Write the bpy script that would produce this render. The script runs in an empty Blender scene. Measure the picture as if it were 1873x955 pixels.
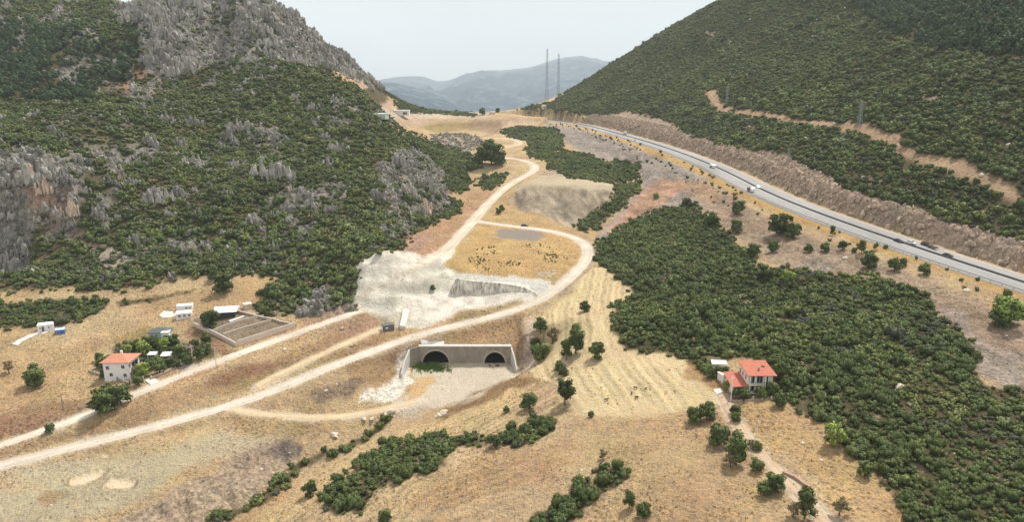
import bpy, bmesh, math, random
import numpy as np
from mathutils import Vector, Matrix, Euler
random.seed(7); rng = np.random.default_rng(11)
S = bpy.context.scene
COL = S.collection
# ------------------------------------------------------------------ camera
FPX, CX, CY = 1250.0, 936.5, 477.5          # focal length and centre, in pixels of the 1873 px wide photograph
PITCH = math.radians(13.8); CAMZ = 120.0
cp, sp = math.cos(PITCH), math.sin(PITCH)
cam_d = bpy.data.cameras.new('camera'); cam = bpy.data.objects.new('camera', cam_d); COL.objects.link(cam)
cam.location = (0, 0, CAMZ); cam.rotation_euler = (math.pi/2 - PITCH, 0, 0)
cam_d.sensor_width = 36.0; cam_d.lens = 36.0*FPX/1873.0
cam_d.clip_start = 1.0; cam_d.clip_end = 60000.0
S.camera = cam
# ------------------------------------------------------------------ sky, sun, exposure
SUN_EL, SUN_AZ = math.radians(58), math.radians(40)   # sun high, behind the right shoulder of the valley
w = bpy.data.worlds.new('World'); S.world = w; w.use_nodes = True
nt = w.node_tree; nt.nodes.clear()
def N(nt, t, **kw):
    n = nt.nodes.new(t)
    for k, v in kw.items(): setattr(n, k, v)
    return n
sky = N(nt, 'ShaderNodeTexSky', sky_type='NISHITA'); sky.sun_disc = False
sky.sun_elevation = SUN_EL; sky.sun_rotation = SUN_AZ; sky.altitude = 900; sky.dust_density = 2.5
bg1 = N(nt, 'ShaderNodeBackground'); bg1.inputs['Strength'].default_value = 0.10
nt.links.new(sky.outputs['Color'], bg1.inputs['Color'])
tc = N(nt, 'ShaderNodeTexCoord'); mp = N(nt, 'ShaderNodeMapping'); mp.inputs['Scale'].default_value = (1.3, 1.3, 5.0)
nt.links.new(tc.outputs['Generated'], mp.inputs['Vector'])
nz = N(nt, 'ShaderNodeTexNoise'); nz.inputs['Scale'].default_value = 1.6; nz.inputs['Detail'].default_value = 5; nz.inputs['Roughness'].default_value = .5
nt.links.new(mp.outputs['Vector'], nz.inputs['Vector'])
cr = N(nt, 'ShaderNodeValToRGB'); cr.color_ramp.elements[0].position = .30; cr.color_ramp.elements[1].position = .68
cr.color_ramp.elements[0].color = (.76, .765, .755, 1); cr.color_ramp.elements[1].color = (.94, .94, .91, 1)
nt.links.new(nz.outputs['Fac'], cr.inputs['Fac'])
bg2 = N(nt, 'ShaderNodeBackground'); bg2.inputs['Strength'].default_value = 1.0
nt.links.new(cr.outputs['Color'], bg2.inputs['Color'])
mx = N(nt, 'ShaderNodeMixShader'); mx.inputs['Fac'].default_value = .93
nt.links.new(bg1.outputs[0], mx.inputs[1]); nt.links.new(bg2.outputs[0], mx.inputs[2])
wo = N(nt, 'ShaderNodeOutputWorld'); nt.links.new(mx.outputs[0], wo.inputs['Surface'])
sun_d = bpy.data.lights.new('sun', 'SUN'); sun_d.energy = 4.8; sun_d.angle = math.radians(5); sun_d.color = (1, .95, .87)
sun = bpy.data.objects.new('sun', sun_d); COL.objects.link(sun)
sun.rotation_euler = (math.pi/2 - SUN_EL, 0, math.pi - SUN_AZ)
S.view_settings.view_transform = 'Standard'; S.view_settings.look = 'None'
S.view_settings.exposure = 0.04; S.view_settings.gamma = 1.0
try:
    S.cycles.volume_bounces = 2; S.cycles.max_bounces = 5; S.cycles.diffuse_bounces = 3
    S.cycles.transparent_max_bounces = 8
except Exception: pass

# ------------------------------------------------------------------ pixel of the photograph <-> place on the ground
def ray(px, py):
    u = (px-CX)/FPX; v = -(py-CY)/FPX
    return u, cp+v*sp, -sp+v*cp
def atZ(px, py, z):
    dx, dy, dz = ray(px, py); t = (z-CAMZ)/dz
    return (dx*t, dy*t, z)
def atY(px, py, Y):
    dx, dy, dz = ray(px, py); t = Y/dy
    return (dx*t, Y, CAMZ+dz*t)
def proj(x, y, z):
    d = y*cp - (z-CAMZ)*sp; up = y*sp + (z-CAMZ)*cp
    return CX + FPX*x/d, CY - FPX*up/d, d
# ------------------------------------------------------------------ noise
def _hash(ix, iy, seed):
    h = (ix.astype(np.int64)*374761393 + iy.astype(np.int64)*668265263 + seed*1442695041) & 0xffffffff
    h = ((h ^ (h >> 13))*1274126177) & 0xffffffff
    return ((h ^ (h >> 16)) & 0xffff)/65535.0
def vnoise(x, y, seed=0):
    ix = np.floor(x); iy = np.floor(y); fx = x-ix; fy = y-iy
    fx = fx*fx*(3-2*fx); fy = fy*fy*(3-2*fy)
    a = _hash(ix, iy, seed); b = _hash(ix+1, iy, seed); c = _hash(ix, iy+1, seed); d = _hash(ix+1, iy+1, seed)
    return (a*(1-fx)+b*fx)*(1-fy) + (c*(1-fx)+d*fx)*fy
def fbm(x, y, s, o=4, seed=0, g=.5):
    t = 0; a = 1; tot = 0; x = np.asarray(x, float)/s; y = np.asarray(y, float)/s
    for i in range(o):
        t = t + a*vnoise(x, y, seed+i*17); tot += a; a *= g
        x, y = (x*1.62+y*1.25+3.1), (-x*1.25+y*1.62+7.7)
    return t/tot
def ridged(x, y, s, o=3, seed=0):
    t = 0; a = 1; tot = 0; x = np.asarray(x, float)/s; y = np.asarray(y, float)/s
    for i in range(o):
        t = t + a*(1-np.abs(2*vnoise(x, y, seed+i*31)-1)); tot += a; a *= .5
        x, y = (x*1.7+y*1.1+3.1), (-x*1.1+y*1.7+7.7)
    return t/tot
def sstep(a, b, x):
    t = np.clip((x-a)/(b-a), 0, 1); return t*t*(3-2*t)
# ------------------------------------------------------------------ terrain control heights
Zc = [  # pixel x, pixel y, height
 (0,850,9),(150,815,10.5),(300,775,11.5),(450,735,13.5),(600,670,16),(700,635,17.8),(760,612,19.6),(820,598,21.5),(880,585,24),(1000,548,28.5),(1075,475,34),
 (1075,445,37),(1040,428,38.5),(950,415,39),(870,405,40),(900,360,45),(970,322,53),(985,306,57),(925,292,60),
 (0,815,12),(170,755,15),(240,720,17),(400,660,20.5),(560,605,23.5),(640,575,25.5),(690,560,25.5),
 (520,690,15.8),(600,640,19),(690,602,21.3),
 (-300,955,4),(0,955,6),(200,880,8),(350,870,8.5),(450,800,9),(540,800,8.5),(300,930,5),(430,955,0),(350,960,2),(560,862,1),(640,815,2.5),(700,775,5),(720,755,7),
 (560,760,11),(620,740,12),(480,770,12),(620,700,15),(700,700,12),(640,660,16),(730,680,12),
 (600,955,9),(520,930,6),(640,870,10),(750,800,13),(900,900,20),(800,760,11.5),(1200,900,27),(1050,955,21),(1500,950,30),(1300,940,28),(900,790,18),
 (1100,720,26),(1250,650,31),(1100,580,32),(1110,505,36),(1000,720,22),(960,745,19),(860,745,13.5),(1300,740,30),(1200,760,27),(1000,650,24),
 (1020,610,27),(970,650,19),(960,600,24),(955,640,19.5),(945,632,18),(1290,700,32),(1380,820,29),(1500,900,30),(1370,725,33),
 (850,634,17.4),(770,636,17.4),(930,636,17.4),(745,640,16.9),(740,660,14.5),(850,612,20.5),(920,600,22),(980,570,26),
 (230,690,16.5),(100,640,17.5),(0,700,15),(50,592,22),(300,560,24),(440,570,24.5),(520,520,29),(500,500,31),(430,605,22),(350,600,21.5),(300,630,19),(180,560,25),(150,730,15.5),(0,760,13.5),(60,740,14.5),(-250,700,14),
 (-300,590,22),(0,600,22),(100,570,25),(200,540,27),(0,535,28),(350,530,28),(0,500,32),(150,495,33),(300,500,32.5),(420,500,33),
 # excavation
 (740,580,23.3),(800,570,25),(850,560,26),(930,556,27.5),(790,545,26.5),(700,580,23.6),(720,572,25),(690,466,46),(735,470,44.5),(655,520,35.5),(665,485,42),(650,550,29),
 (770,500,34),(830,500,35),(900,516,33.5),(960,524,33),(1000,530,32),(880,543,27),(960,547,28),(820,548,26.5),(800,440,39),(840,425,40),(760,470,39),
 (950,460,38.5),(1050,450,37.5),(870,480,37),(1000,495,35.5),
 # mound and behind
 (945,345,53),(1000,335,55),(1100,345,55),(1130,338,55),(1000,326,56),(1080,325,56),(930,370,45),(960,402,40.5),(1040,414,38.5),(1085,400,40),(1010,385,44),(1050,375,48),(1120,360,51),
 (1095,412,38),(1130,380,44),(1160,350,49),(1150,330,53),(1100,318,56.5),(1000,300,59),(1080,296,60),(1150,300,58),(960,270,66),(1010,262,67),(920,262,67),(1020,240,74),(960,245,72),
 (1110,485,37),(1090,450,38),(1120,430,39),
 # slope under the highway
 (1210,350,52),(1180,390,44),(1250,370,52),(1300,400,51),(1400,465,48),(1500,498,46.5),(1600,505,47.5),(1700,575,42),(1790,655,40),(1873,700,38.5),(1300,350,58),(1200,300,63),(1230,325,59),
 (1200,440,41),(1300,480,42),(1400,540,41),(1500,600,39),(1600,680,38),(1700,760,36),(1873,800,36),(1800,900,33),(1700,940,31),(1600,820,33),(1500,760,33.5),(1450,690,34.5),(1200,520,37.5),(1300,600,36),(1180,600,33),(1140,560,33),(1240,640,31.5),(1130,640,30.5),
 (1500,450,52),(1650,520,48),(1750,580,44),(1850,640,41),(2050,760,37),(2050,680,41),
 # far left of valley floor
 (830,340,48),(850,310,55),(800,390,42),(775,420,40),(870,340,49),(880,280,62),(900,300,59),(800,300,60),(830,360,46),(835,390,43.5),
]
Yc = [  # pixel x, pixel y, forward distance
 # left hill
 (60,285,392),(0,270,395),(-250,260,395),(120,300,395),(180,330,395),(0,480,352),(100,470,352),(-250,480,350),
 (150,200,480),(0,220,470),(-250,220,470),(300,230,510),(300,300,450),(300,400,390),(200,400,380),(100,100,600),(0,100,610),(-200,90,610),
 (250,150,585),(300,150,605),(330,60,650),(350,5,690),(200,10,740),(100,0,760),(0,-10,780),(-250,-30,780),(300,-35,740),(420,-8,710),(400,70,655),
 (460,0,715),(540,22,765),(600,75,890),(640,110,985),(690,157,1080),(740,187,1110),(790,203,1160),(840,208,1250),
 (500,400,400),(500,300,470),(500,200,560),(500,100,650),(440,450,372),(200,300,450),(400,200,560),(400,300,455),(400,400,390),
 (600,132,640),(550,80,680),(650,180,600),(700,230,560),(760,290,530),(800,335,502),(590,565,303),(560,520,322),(620,520,322),(640,450,342),(600,400,390),(700,440,352),(720,400,402),(650,300,470),(700,350,435),(750,360,448),(750,430,408),(780,380,450),
 (650,165,880),(630,145,905),(700,195,950),(685,207,930),(665,190,850),
 (780,270,700),(790,250,760),(835,234,800),(830,275,715),(870,255,760),(740,213,1030),(800,233,930),(760,240,900),(880,240,900),(930,236,880),(880,210,1120),(930,214,1080),(990,216,1040),(860,205,1180),(820,209,1150),
 # right hill
 (960,197,1190),(1000,190,1150),(1022,183,1150),(1060,162,1180),(1130,111,1280),(1230,55,1330),(1330,0,1300),(1450,-70,1200),(1600,-180,1100),(1873,-330,950),
]
pts = [atZ(*c) for c in Zc] + [atY(*c) for c in Yc]
# highway centre line: (x, y, z)
HW = np.array([atZ(2750,850,33), atZ(2250,650,38), atZ(2050,570,43), atZ(1873,520,48), atZ(1760,483,50.5), atZ(1640,442,53.5), atZ(1500,393,57.5), atZ(1400,352,61), atZ(1330,315,64), atZ(1240,278,69), atZ(1143,248,73.5), atZ(1060,227,78), atZ(980,216,82), atZ(920,211.5,84), atZ(880,209.5,84.5)])
def densify(P, step=4.0):
    P = np.asarray(P, float); n = len(P); out = []
    for i in range(n-1):
        p0 = P[max(i-1, 0)]; p1 = P[i]; p2 = P[i+1]; p3 = P[min(i+2, n-1)]
        m = max(2, int(np.linalg.norm(p2-p1)/step))
        for k in range(m):
            t = k/m
            out.append(.5*((2*p1)+(-p0+p2)*t+(2*p0-5*p1+4*p2-p3)*t*t+(-p0+3*p1-3*p2+p3)*t**3))
    out.append(P[-1]); return np.array(out)
def smooth_line(P, it=20):
    P = P.copy()
    for _ in range(it): P[1:-1] = .25*P[:-2]+.5*P[1:-1]+.25*P[2:]
    return P
HWd = smooth_line(densify(HW), 120)
def near_line(L, x, y, off=False):
    """distance, signed side (+ = right of travel), height of the line, arc position"""
    x = np.asarray(x, float).ravel(); y = np.asarray(y, float).ravel()
    best = np.full(x.shape, 1e9); side = np.zeros_like(best); zz = np.zeros_like(best); arc = np.zeros_like(best)
    s = 0.0
    for i in range(len(L)-1):
        a = L[i]; b = L[i+1]; dx, dy = b[0]-a[0], b[1]-a[1]; l2 = dx*dx+dy*dy+1e-9; l = math.sqrt(l2)
        t = np.clip(((x-a[0])*dx+(y-a[1])*dy)/l2, 0, 1)
        ex = x-(a[0]+t*dx); ey = y-(a[1]+t*dy); d = ex*ex+ey*ey
        m = d < best
        best[m] = d[m]; side[m] = np.sign(ex*dy-ey*dx)[m]; zz[m] = (a[2]+t*(b[2]-a[2]))[m]; arc[m] = (s+t*l)[m]
        s += l
    return np.sqrt(best), side, zz, arc
# natural hillside right of the highway (x grows to the right)
for i in range(0, len(HWd), 14):
    a = HWd[i]
    if a[1] > 1000: break
    j = min(i+1, len(HWd)-1); d = HWd[j]-HWd[i-1 if i else 0]; d /= np.linalg.norm(d[:2]); nx, ny = d[1], -d[0]
    sl = .50 + .0001*max(0, a[1]-300)
    for o, h in ((24, 10), (75, 10+51*sl), (150, 10+126*sl), (240, 10+216*sl*.99), (340, 10+316*sl*.9)):
        if a[1] > 700 and o > 150: continue
        pts.append((a[0]+nx*o, a[1]+ny*o, a[2]+h))
    pts.append((a[0]-nx*15, a[1]-ny*15, a[2]-.4))
pts += [(700,300,330),(900,700,380),(800,100,330),(600,100,230),(420,120,130),(300,60,50),(0,60,10),(-250,60,-2),(-500,100,0),(0,100,14),(-600,250,15),(120,70,24),
        (-900,500,120),(-800,800,240),(-500,1100,200),(-200,1400,60),(100,1500,60),(400,1600,160),(800,1300,330),(1200,900,430),(0,1700,30),(-900,1500,150),(900,1800,200),(-450,950,215),(-300,1050,160),(300,2400,20),(-600,2400,40),(-1200,200,40),(1100,200,350)]
pts = np.array(pts)
def _phi(r2): return .5*r2*np.log(r2+1e-6)
def tps_fit(P, lam):
    n = len(P); X = P[:, :2]/100.0
    r2 = ((X[:, None]-X[None])**2).sum(-1); A = np.zeros((n+3, n+3)); A[:n, :n] = _phi(r2)+lam*np.eye(n)
    A[:n, n] = 1; A[:n, n+1:] = X; A[n, :n] = 1; A[n+1:, :n] = X.T
    b = np.zeros(n+3); b[:n] = P[:, 2]; return X, np.linalg.solve(A, b)
_X, _W = tps_fit(pts, .012)
def base_h(x, y):
    x = np.asarray(x, float)/100; y = np.asarray(y, float)/100; out = np.full(x.shape, _W[-3]) + _W[-2]*x + _W[-1]*y
    for i in range(len(_X)):
        r2 = (x-_X[i, 0])**2+(y-_X[i, 1])**2; out += _W[i]*_phi(r2)
    return out
# ------------------------------------------------------------------ the terrain grid: rows further apart with distance
NR, NC, Y0, Y1, UM = 800, 1000, 40.0, 3200.0, 1.42
RL = math.log(Y1/Y0)/(NR-1)
gy = Y0*np.exp(RL*np.arange(NR)); gu = np.linspace(-UM, UM, NC)
GX = gy[:, None]*gu[None, :]; GY = np.repeat(gy[:, None], NC, 1)
Z = base_h(GX, GY)
def samp(A, x, y):
    x = np.asarray(x, float); y = np.asarray(y, float)
    r = np.clip(np.log(np.maximum(y, Y0)/Y0)/RL, 0, NR-1.001); c = np.clip((x/np.maximum(y, Y0)+UM)/(2*UM)*(NC-1), 0, NC-1.001)
    i = r.astype(int); j = c.astype(int); a = r-i; b = c-j
    return (A[i, j]*(1-b)+A[i, j+1]*b)*(1-a) + (A[i+1, j]*(1-b)+A[i+1, j+1]*b)*a
def hit(px, py, tmin=60., tmax=2600.):
    """first place where the line of sight through a photograph pixel meets the ground (arrays or numbers)"""
    px = np.atleast_1d(np.asarray(px, float)); py = np.atleast_1d(np.asarray(py, float))
    u = (px-CX)/FPX; v = -(py-CY)/FPX; dx, dy, dz = u, cp+v*sp, -sp+v*cp
    t = np.full(px.shape, tmin); lo = t.copy(); done = np.zeros(px.shape, bool)
    while True:
        z = CAMZ+dz*t; g = samp(Z, dx*t, dy*t); below = (z <= g) & ~done
        done |= below; act = ~done & (t < tmax)
        if not act.any(): break
        lo[act] = t[act]; t[act] += np.maximum(.6, .006*t[act])
    hi = t.copy()
    for _ in range(14):
        m = .5*(lo+hi); b = (CAMZ+dz*m) <= samp(Z, dx*m, dy*m); hi = np.where(b, m, hi); lo = np.where(b, lo, m)
    return np.stack([dx*hi, dy*hi, samp(Z, dx*hi, dy*hi)], -1), done
def hit1(px, py):
    p, ok = hit(px, py); return Vector(p[0])
def ground(x, y): return float(samp(Z, x, y))
def poly_sd(P, x, y):
    """signed distance to a polygon, + inside"""
    P = np.asarray(P, float); best = np.full(x.shape, 1e12); ins = np.zeros(x.shape, bool)
    for i in range(len(P)):
        a = P[i]; b = P[(i+1) % len(P)]; dx, dy = b-a
        t = np.clip(((x-a[0])*dx+(y-a[1])*dy)/(dx*dx+dy*dy+1e-9), 0, 1)
        best = np.minimum(best, (x-a[0]-t*dx)**2+(y-a[1]-t*dy)**2)
        c = ((a[1] > y) != (b[1] > y)); xi = a[0]+(y-a[1])*dx/(dy if abs(dy) > 1e-9 else 1e-9)
        ins ^= c & (x < xi)
    d = np.sqrt(best); return np.where(ins, d, -d)
# ---- dirt roads, drawn along the ground: (points in the photograph, half width m)
TR = {
 'haul_road': ([(-260,930),(0,850),(150,815),(300,775),(450,735),(600,672),(700,635),(760,612),(820,598),(880,585),(940,570),(1000,546),(1040,510),(1070,480),(1077,455),(1062,438),(1030,426),(980,418),(930,413),(895,409),(875,405)], 3.3),
 'quarry_track': ([(770,482),(800,470),(825,448),(845,425),(866,403),(885,380),(910,355),(940,332),(970,317),(982,307),(975,298),(950,291),(925,288)], 3.5),
 'village_road': ([(-260,900),(0,815),(90,785),(170,757),(240,722),(320,690),(400,660),(470,634),(560,603),(620,580),(660,568)], 2.8),
 'middle_track': ([(470,705),(520,680),(570,655),(610,638),(650,618),(695,601)], 2.0),
 'house_drive': ([(1560,1010),(1510,955),(1470,905),(1430,870),(1400,848),(1365,810),(1340,780),(1325,750),(1318,722)], 1.8),
 'gully_track': ([(420,750),(500,760),(560,768),(620,768),(680,757),(715,745),(760,735)], 2.0),
 'far_track': ([(890,253),(930,252),(950,258),(948,264),(925,270),(900,272)], 4.0),
}
ROADS = {}
for nm, (pp, hw) in TR.items():
    p, ok = hit([q[0] for q in pp], [q[1] for q in pp]); L = smooth_line(densify(p, 3.0), 30); ROADS[nm] = (L, hw)
# ---- relief: hill noise, rock
PX, PY, DD = proj(GX, GY, Z)
wob = 1.0
def wx(s, a, seed): return (fbm(GX, GY, s, 3, seed)-.5)*2*a*FPX/np.maximum(DD, 50)
WX = wx(14, 3.5, 5)+wx(4, 1.4, 9); WY = .6*(wx(14, 3.5, 6)+wx(4, 1.4, 8))
QX, QY = PX+WX, PY+WY
def mask(P, f=3.0, y0=0, y1=9e9, wobble=1.0):
    P = np.asarray(P, float); q = (QX, QY) if wobble else (PX, PY)
    x0, x1 = P[:, 0].min()-f-2, P[:, 0].max()+f+2; a0, a1 = P[:, 1].min()-f-2, P[:, 1].max()+f+2
    m = (q[0] > x0) & (q[0] < x1) & (q[1] > a0) & (q[1] < a1) & (GY > y0) & (GY < y1); out = np.zeros(GX.shape)
    if m.any(): out[m] = sstep(-f, f, poly_sd(P, q[0][m], q[1][m]))
    return out
LEFTHILL = [(-900,545),(40,530),(130,525),(210,527),(330,508),(400,508),(510,498),(500,520),(478,548),(464,560),(480,568),(535,573),(600,578),(648,560),(652,520),(655,488),(690,458),(735,452),(748,428),(790,405),(822,372),(818,330),(780,285),(745,255),(700,212),(655,165),(610,140),(600,70),(540,10),(450,-40),(450,-700),(-900,-700)]
TOPROCK = [(205,-60),(205,10),(250,60),(262,110),(275,140),(300,150),(335,140),(380,112),(440,95),(455,65),(500,105),(560,112),(590,128),(612,118),(640,134),(668,150),(695,160),(700,130),(600,50),(540,-20),(450,-60)]
CLIFFL = [(-400,265),(0,278),(35,300),(60,288),(95,296),(125,325),(145,380),(132,425),(105,420),(80,400),(55,425),(58,470),(40,492),(-400,500)]
SPURROCK = [(690,300),(735,268),(785,285),(815,330),(822,372),(785,402),(750,425),(715,405),(705,350)]
LOWROCK = [(535,578),(552,548),(590,520),(625,545),(652,560),(648,580)]
CRAG = [(790,240),(830,228),(868,240),(882,262),(860,280),(810,272),(785,258)]
RIGHTHILL = [(1012,210),(1022,185),(1060,150),(1130,100),(1230,40),(1330,-20),(1450,-700),(3600,-700),(3600,640),(2200,580),(1985,515),(1873,466),(1760,428),(1650,390),(1560,352),(1480,310),(1440,282),(1380,275),(1300,262),(1245,240),(1215,218),(1150,204),(1110,212),(1060,206)]
LH = mask(LEFTHILL, 6, 290, 2000); RH = mask(RIGHTHILL, 5, 250)
ROCK = np.maximum.reduce([mask(TOPROCK, 10, 560)*.95, mask(CLIFFL, 6, 330), mask(SPURROCK, 7, 380, 620)*.9, mask(LOWROCK, 3, 285, 340), mask(CRAG, 5, 690, 860)*.5])
# karst fins over the left hill
slope_n = ridged(GX+.35*GY, GY*.55, 17, 3, 3)*.55 + fbm(GX, GY, 45, 3, 21)*.55
fins = LH*sstep(.66, .78, slope_n)*sstep(320, 380, GY)
fins *= 1-.75*mask([(-900,150),(0,150),(300,190),(460,130),(560,150),(640,220),(560,230),(300,250),(150,270),(-900,280)], 20)
ROCKF = np.clip(np.maximum(ROCK, fins*.75), 0, 1)
notflat = np.maximum(LH, RH)
Z = Z + notflat*((fbm(GX, GY, 70, 4, 2)-.5)*9*sstep(330, 450, GY) + (fbm(GX, GY, 22, 3, 4)-.5)*3.0)
rg = ridged(GX, GY*.75, 11, 3, 41)-.45
TR_ = mask(TOPROCK, 10, 560)
Z = Z + TR_*((ridged(GX+.4*GY, GY*.3, 48, 3, 45)-.5)*46*sstep(590, 640, GY)*(1-sstep(760, 900, GY)) + (fbm(GX, GY, 24, 3, 46)-.5)*12 - 23*sstep(600, 690, GY)*(1-sstep(850, 980, GY)))
Z = Z + ROCKF*rg*(4.5*TR_ + 6.0*mask(CLIFFL, 8, 330) + 4.5*mask(SPURROCK, 8, 380, 620) + 3*mask(LOWROCK, 4, 285, 340) + 5*mask(CRAG, 5, 690, 860) + 2.5*fins) + ROCKF*(fbm(GX, GY, 4.5, 3, 44)-.5)*2.6
mound = mask([(928,376),(945,345),(1010,338),(1128,347),(1120,370),(1085,392),(1050,416),(1035,412),(1000,395),(950,384)], 5)
Z = Z - mound*(ridged(GX+.25*GY, GY*.22, 9, 3, 47)-.4)*5.5 + mound*(fbm(GX, GY, 6, 3, 48)-.5)*1.6
scr = np.maximum(mask([(1000,240),(1060,235),(1220,292),(1300,345),(1210,385),(1110,430),(1150,372),(1175,340),(1165,302),(1035,262)], 6), .8*mask([(1275,340),(1400,400),(1580,475),(1873,600),(2300,760),(2000,740),(1873,710),(1700,560),(1560,515),(1330,420)], 8))
Z = Z - scr*(ridged(GX*.35, GY+.15*GX, 8, 3, 49)-.45)*3.6
# cliff: lift the brow, drop the foot (steeper face)
cl = mask(CLIFFL, 18, 330, wobble=0); Z = Z + cl*9*np.tanh((GY-372)/7.0)
Z = Z + (1-notflat)*((fbm(GX, GY, 30, 4, 12)-.5)*1.6 + (fbm(GX, GY, 5, 3, 13)-.5)*.45)*sstep(60, 120, GY)
far = sstep(1250, 1500, GY)
# ---- excavated pit at the portal (vertical back wall under the headwall)
PYW = 268.0
pit = [(-42.5, PYW+1.0), (1.0, PYW+1.0), (3.0, 258), (-8, 246), (-26, 232), (-44, 218), (-60, 214), (-52, 236), (-46, 252)]
sd = poly_sd(pit, GX, GY); flo = 10 - .085*np.clip(PYW-GY, 0, 60)
bank = flo + np.maximum(0, -sd-.3)*.75 + (fbm(GX, GY, 3, 3, 71)-.5)*.9
zc = np.where(GY > PYW+1.0, Z, np.minimum(Z, bank)); Z = np.where(GY < PYW+1.0, zc, Z)
inx = sstep(-46, -43, GX)*(1-sstep(1.5, 5, GX)); beh = (GY > PYW+1.0)
zt = 17.25 + .38*np.maximum(0, GY-PYW-3.5); Z = np.where(beh & (GY < PYW+22), Z*(1-inx*(1-sstep(16, 22, GY-PYW))) + zt*inx*(1-sstep(16, 22, GY-PYW)), Z)
whm = mask([(648,560),(650,500),(668,468),(690,458),(740,460),(775,470),(800,462),(812,486),(830,535),(790,545),(770,560),(735,575),(700,580)], 6)
Z = Z + whm*(.75*np.sin(2*math.pi*(Z+.12*GX)/5.2) + (fbm(GX, GY, 7, 3, 53)-.5)*2.4 + (ridged(GX, GY, 3, 2, 54)-.5)*.8)
for P_ in ([(122,886),(130,875),(160,866),(192,858),(196,862),(180,876),(150,889),(130,889)], [(186,892),(200,877),(215,873),(248,878),(250,885),(240,893),(205,895)], [(184,836),(188,831),(200,830),(202,835),(195,839)], [(70,915),(90,902),(122,898),(124,905),(100,922),(80,926)]): Z = Z - .8*mask(P_, 2.2, wobble=0)
lb = mask([(200,975),(300,915),(400,868),(470,828),(520,805),(550,825),(545,840),(520,870),(470,905),(400,950),(380,1000)], 8)
Z = Z - lb*(ridged(GX+.6*GY, GY*.4-.3*GX, 7, 3, 55)-.4)*3.6
Z = Z - 8*mask([(762,231),(800,221),(860,221),(925,224),(905,239),(870,246),(800,247)], 4, 650) + 5*mask([(940,214),(1000,217),(1000,224),(930,222)], 4, 800)
# ---- concrete bench (wall face) at the excavation: a step along a line
bl = np.array([hit1(868, 516), hit1(920, 519), hit1(960, 527), hit1(985, 536)])[:, :3] if False else None
# ---- level the ground under roads
HD, HS, HZ, HA = near_line(HWd[::3], GX, GY); HD = HD.reshape(GX.shape); HS = HS.reshape(GX.shape); HZ = HZ.reshape(GX.shape); HA = HA.reshape(GX.shape)
sgn = HD*HS
core = 1-sstep(13.0, 14.5, HD)
Z = np.where(HD < 40, Z*(1-core)+(HZ-.45)*core, Z)
rightcut = (sgn > 13) & (sgn < 24) & (GY < 1000)
e = np.clip((sgn-14)/9.0, 0, 1); nat = Z
cutz = HZ-.4+(nat-HZ)*sstep(.05, .8, e)+(ridged(GX+.4*GY, GY*.6, 5.5, 3, 77)-.5)*5.0*sstep(.1, .4, e)*(1-sstep(.8, 1, e))
Z = np.where(rightcut, cutz, Z)
leftb = (sgn < -13) & (sgn > -22)
Z = np.where(leftb, HZ-.45+(Z-HZ)*sstep(14, 21, -sgn), Z)
RD = {}
for nm, (L, hw) in reversed(list(ROADS.items())):
    d, s_, zz, a_ = near_line(L, GX, GY); d = d.reshape(GX.shape); zz = zz.reshape(GX.shape); RD[nm] = d
    k = 1-sstep(hw+.4, hw+4.0, d); Z = Z*(1-k)+(zz-.12)*k
PX, PY, DD = proj(GX, GY, Z); QX, QY = PX+WX, PY+WY
# ------------------------------------------------------------------ land cover: colour of the ground itself
def lin(r, g, b, k=1.18):
    f = lambda c: ((c/255+.055)/1.055)**2.4 if c > 10 else c/255/12.92
    return np.array([f(r), f(g), f(b)])/k
STRAW = lin(217,188,142); PALE = lin(226,202,158); ORANGE = lin(212,172,118); BROWN = lin(184,148,108); REDSOIL = lin(182,138,108); ROADC = lin(216,202,182)
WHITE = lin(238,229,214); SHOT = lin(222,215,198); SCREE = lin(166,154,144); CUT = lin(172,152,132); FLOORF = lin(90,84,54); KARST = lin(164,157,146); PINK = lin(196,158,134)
MOUND = lin(190,174,150); GREENY = lin(150,146,88); DARKEARTH = lin(110,90,72); OLIVE = lin(170,150,92)
C = np.ones((NR, NC, 3))*STRAW
G_ = np.ones(GX.shape)             # grass-like mottle weight
SC = np.zeros(GX.shape)            # scree weight
RK = ROCKF.copy()                  # karst weight
DENS = np.zeros(GX.shape)          # scrub density
def lay(P, col, f=5, w=1.0, scree=None, grass=None, dens=None, y0=0, y1=9e9, wobble=1):
    global C, SC, G_, DENS
    m = mask(P, f, y0, y1, wobble)*w
    C = C*(1-m[..., None])+col*m[..., None]
    if scree is not None: SC = SC*(1-m)+scree*m
    if grass is not None: G_ = G_*(1-m)+grass*m
    if dens is not None:
        md = mask(P, f*(2.6 if dens > .5 else 1), y0, y1, wobble)*w if f < 7 else m
        DENS = DENS*(1-md)+dens*md
    return m
n1 = fbm(GX, GY, 45, 4, 31); n2 = fbm(GX, GY, 18, 4, 32); n3 = fbm(GX, GY, 7, 3, 33)
k = sstep(.48, .72, n1)[..., None]; C = C*(1-.6*k)+ORANGE*.6*k
k = sstep(.55, .75, n2)[..., None]; C = C*(1-.45*k)+BROWN*.45*k
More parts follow.
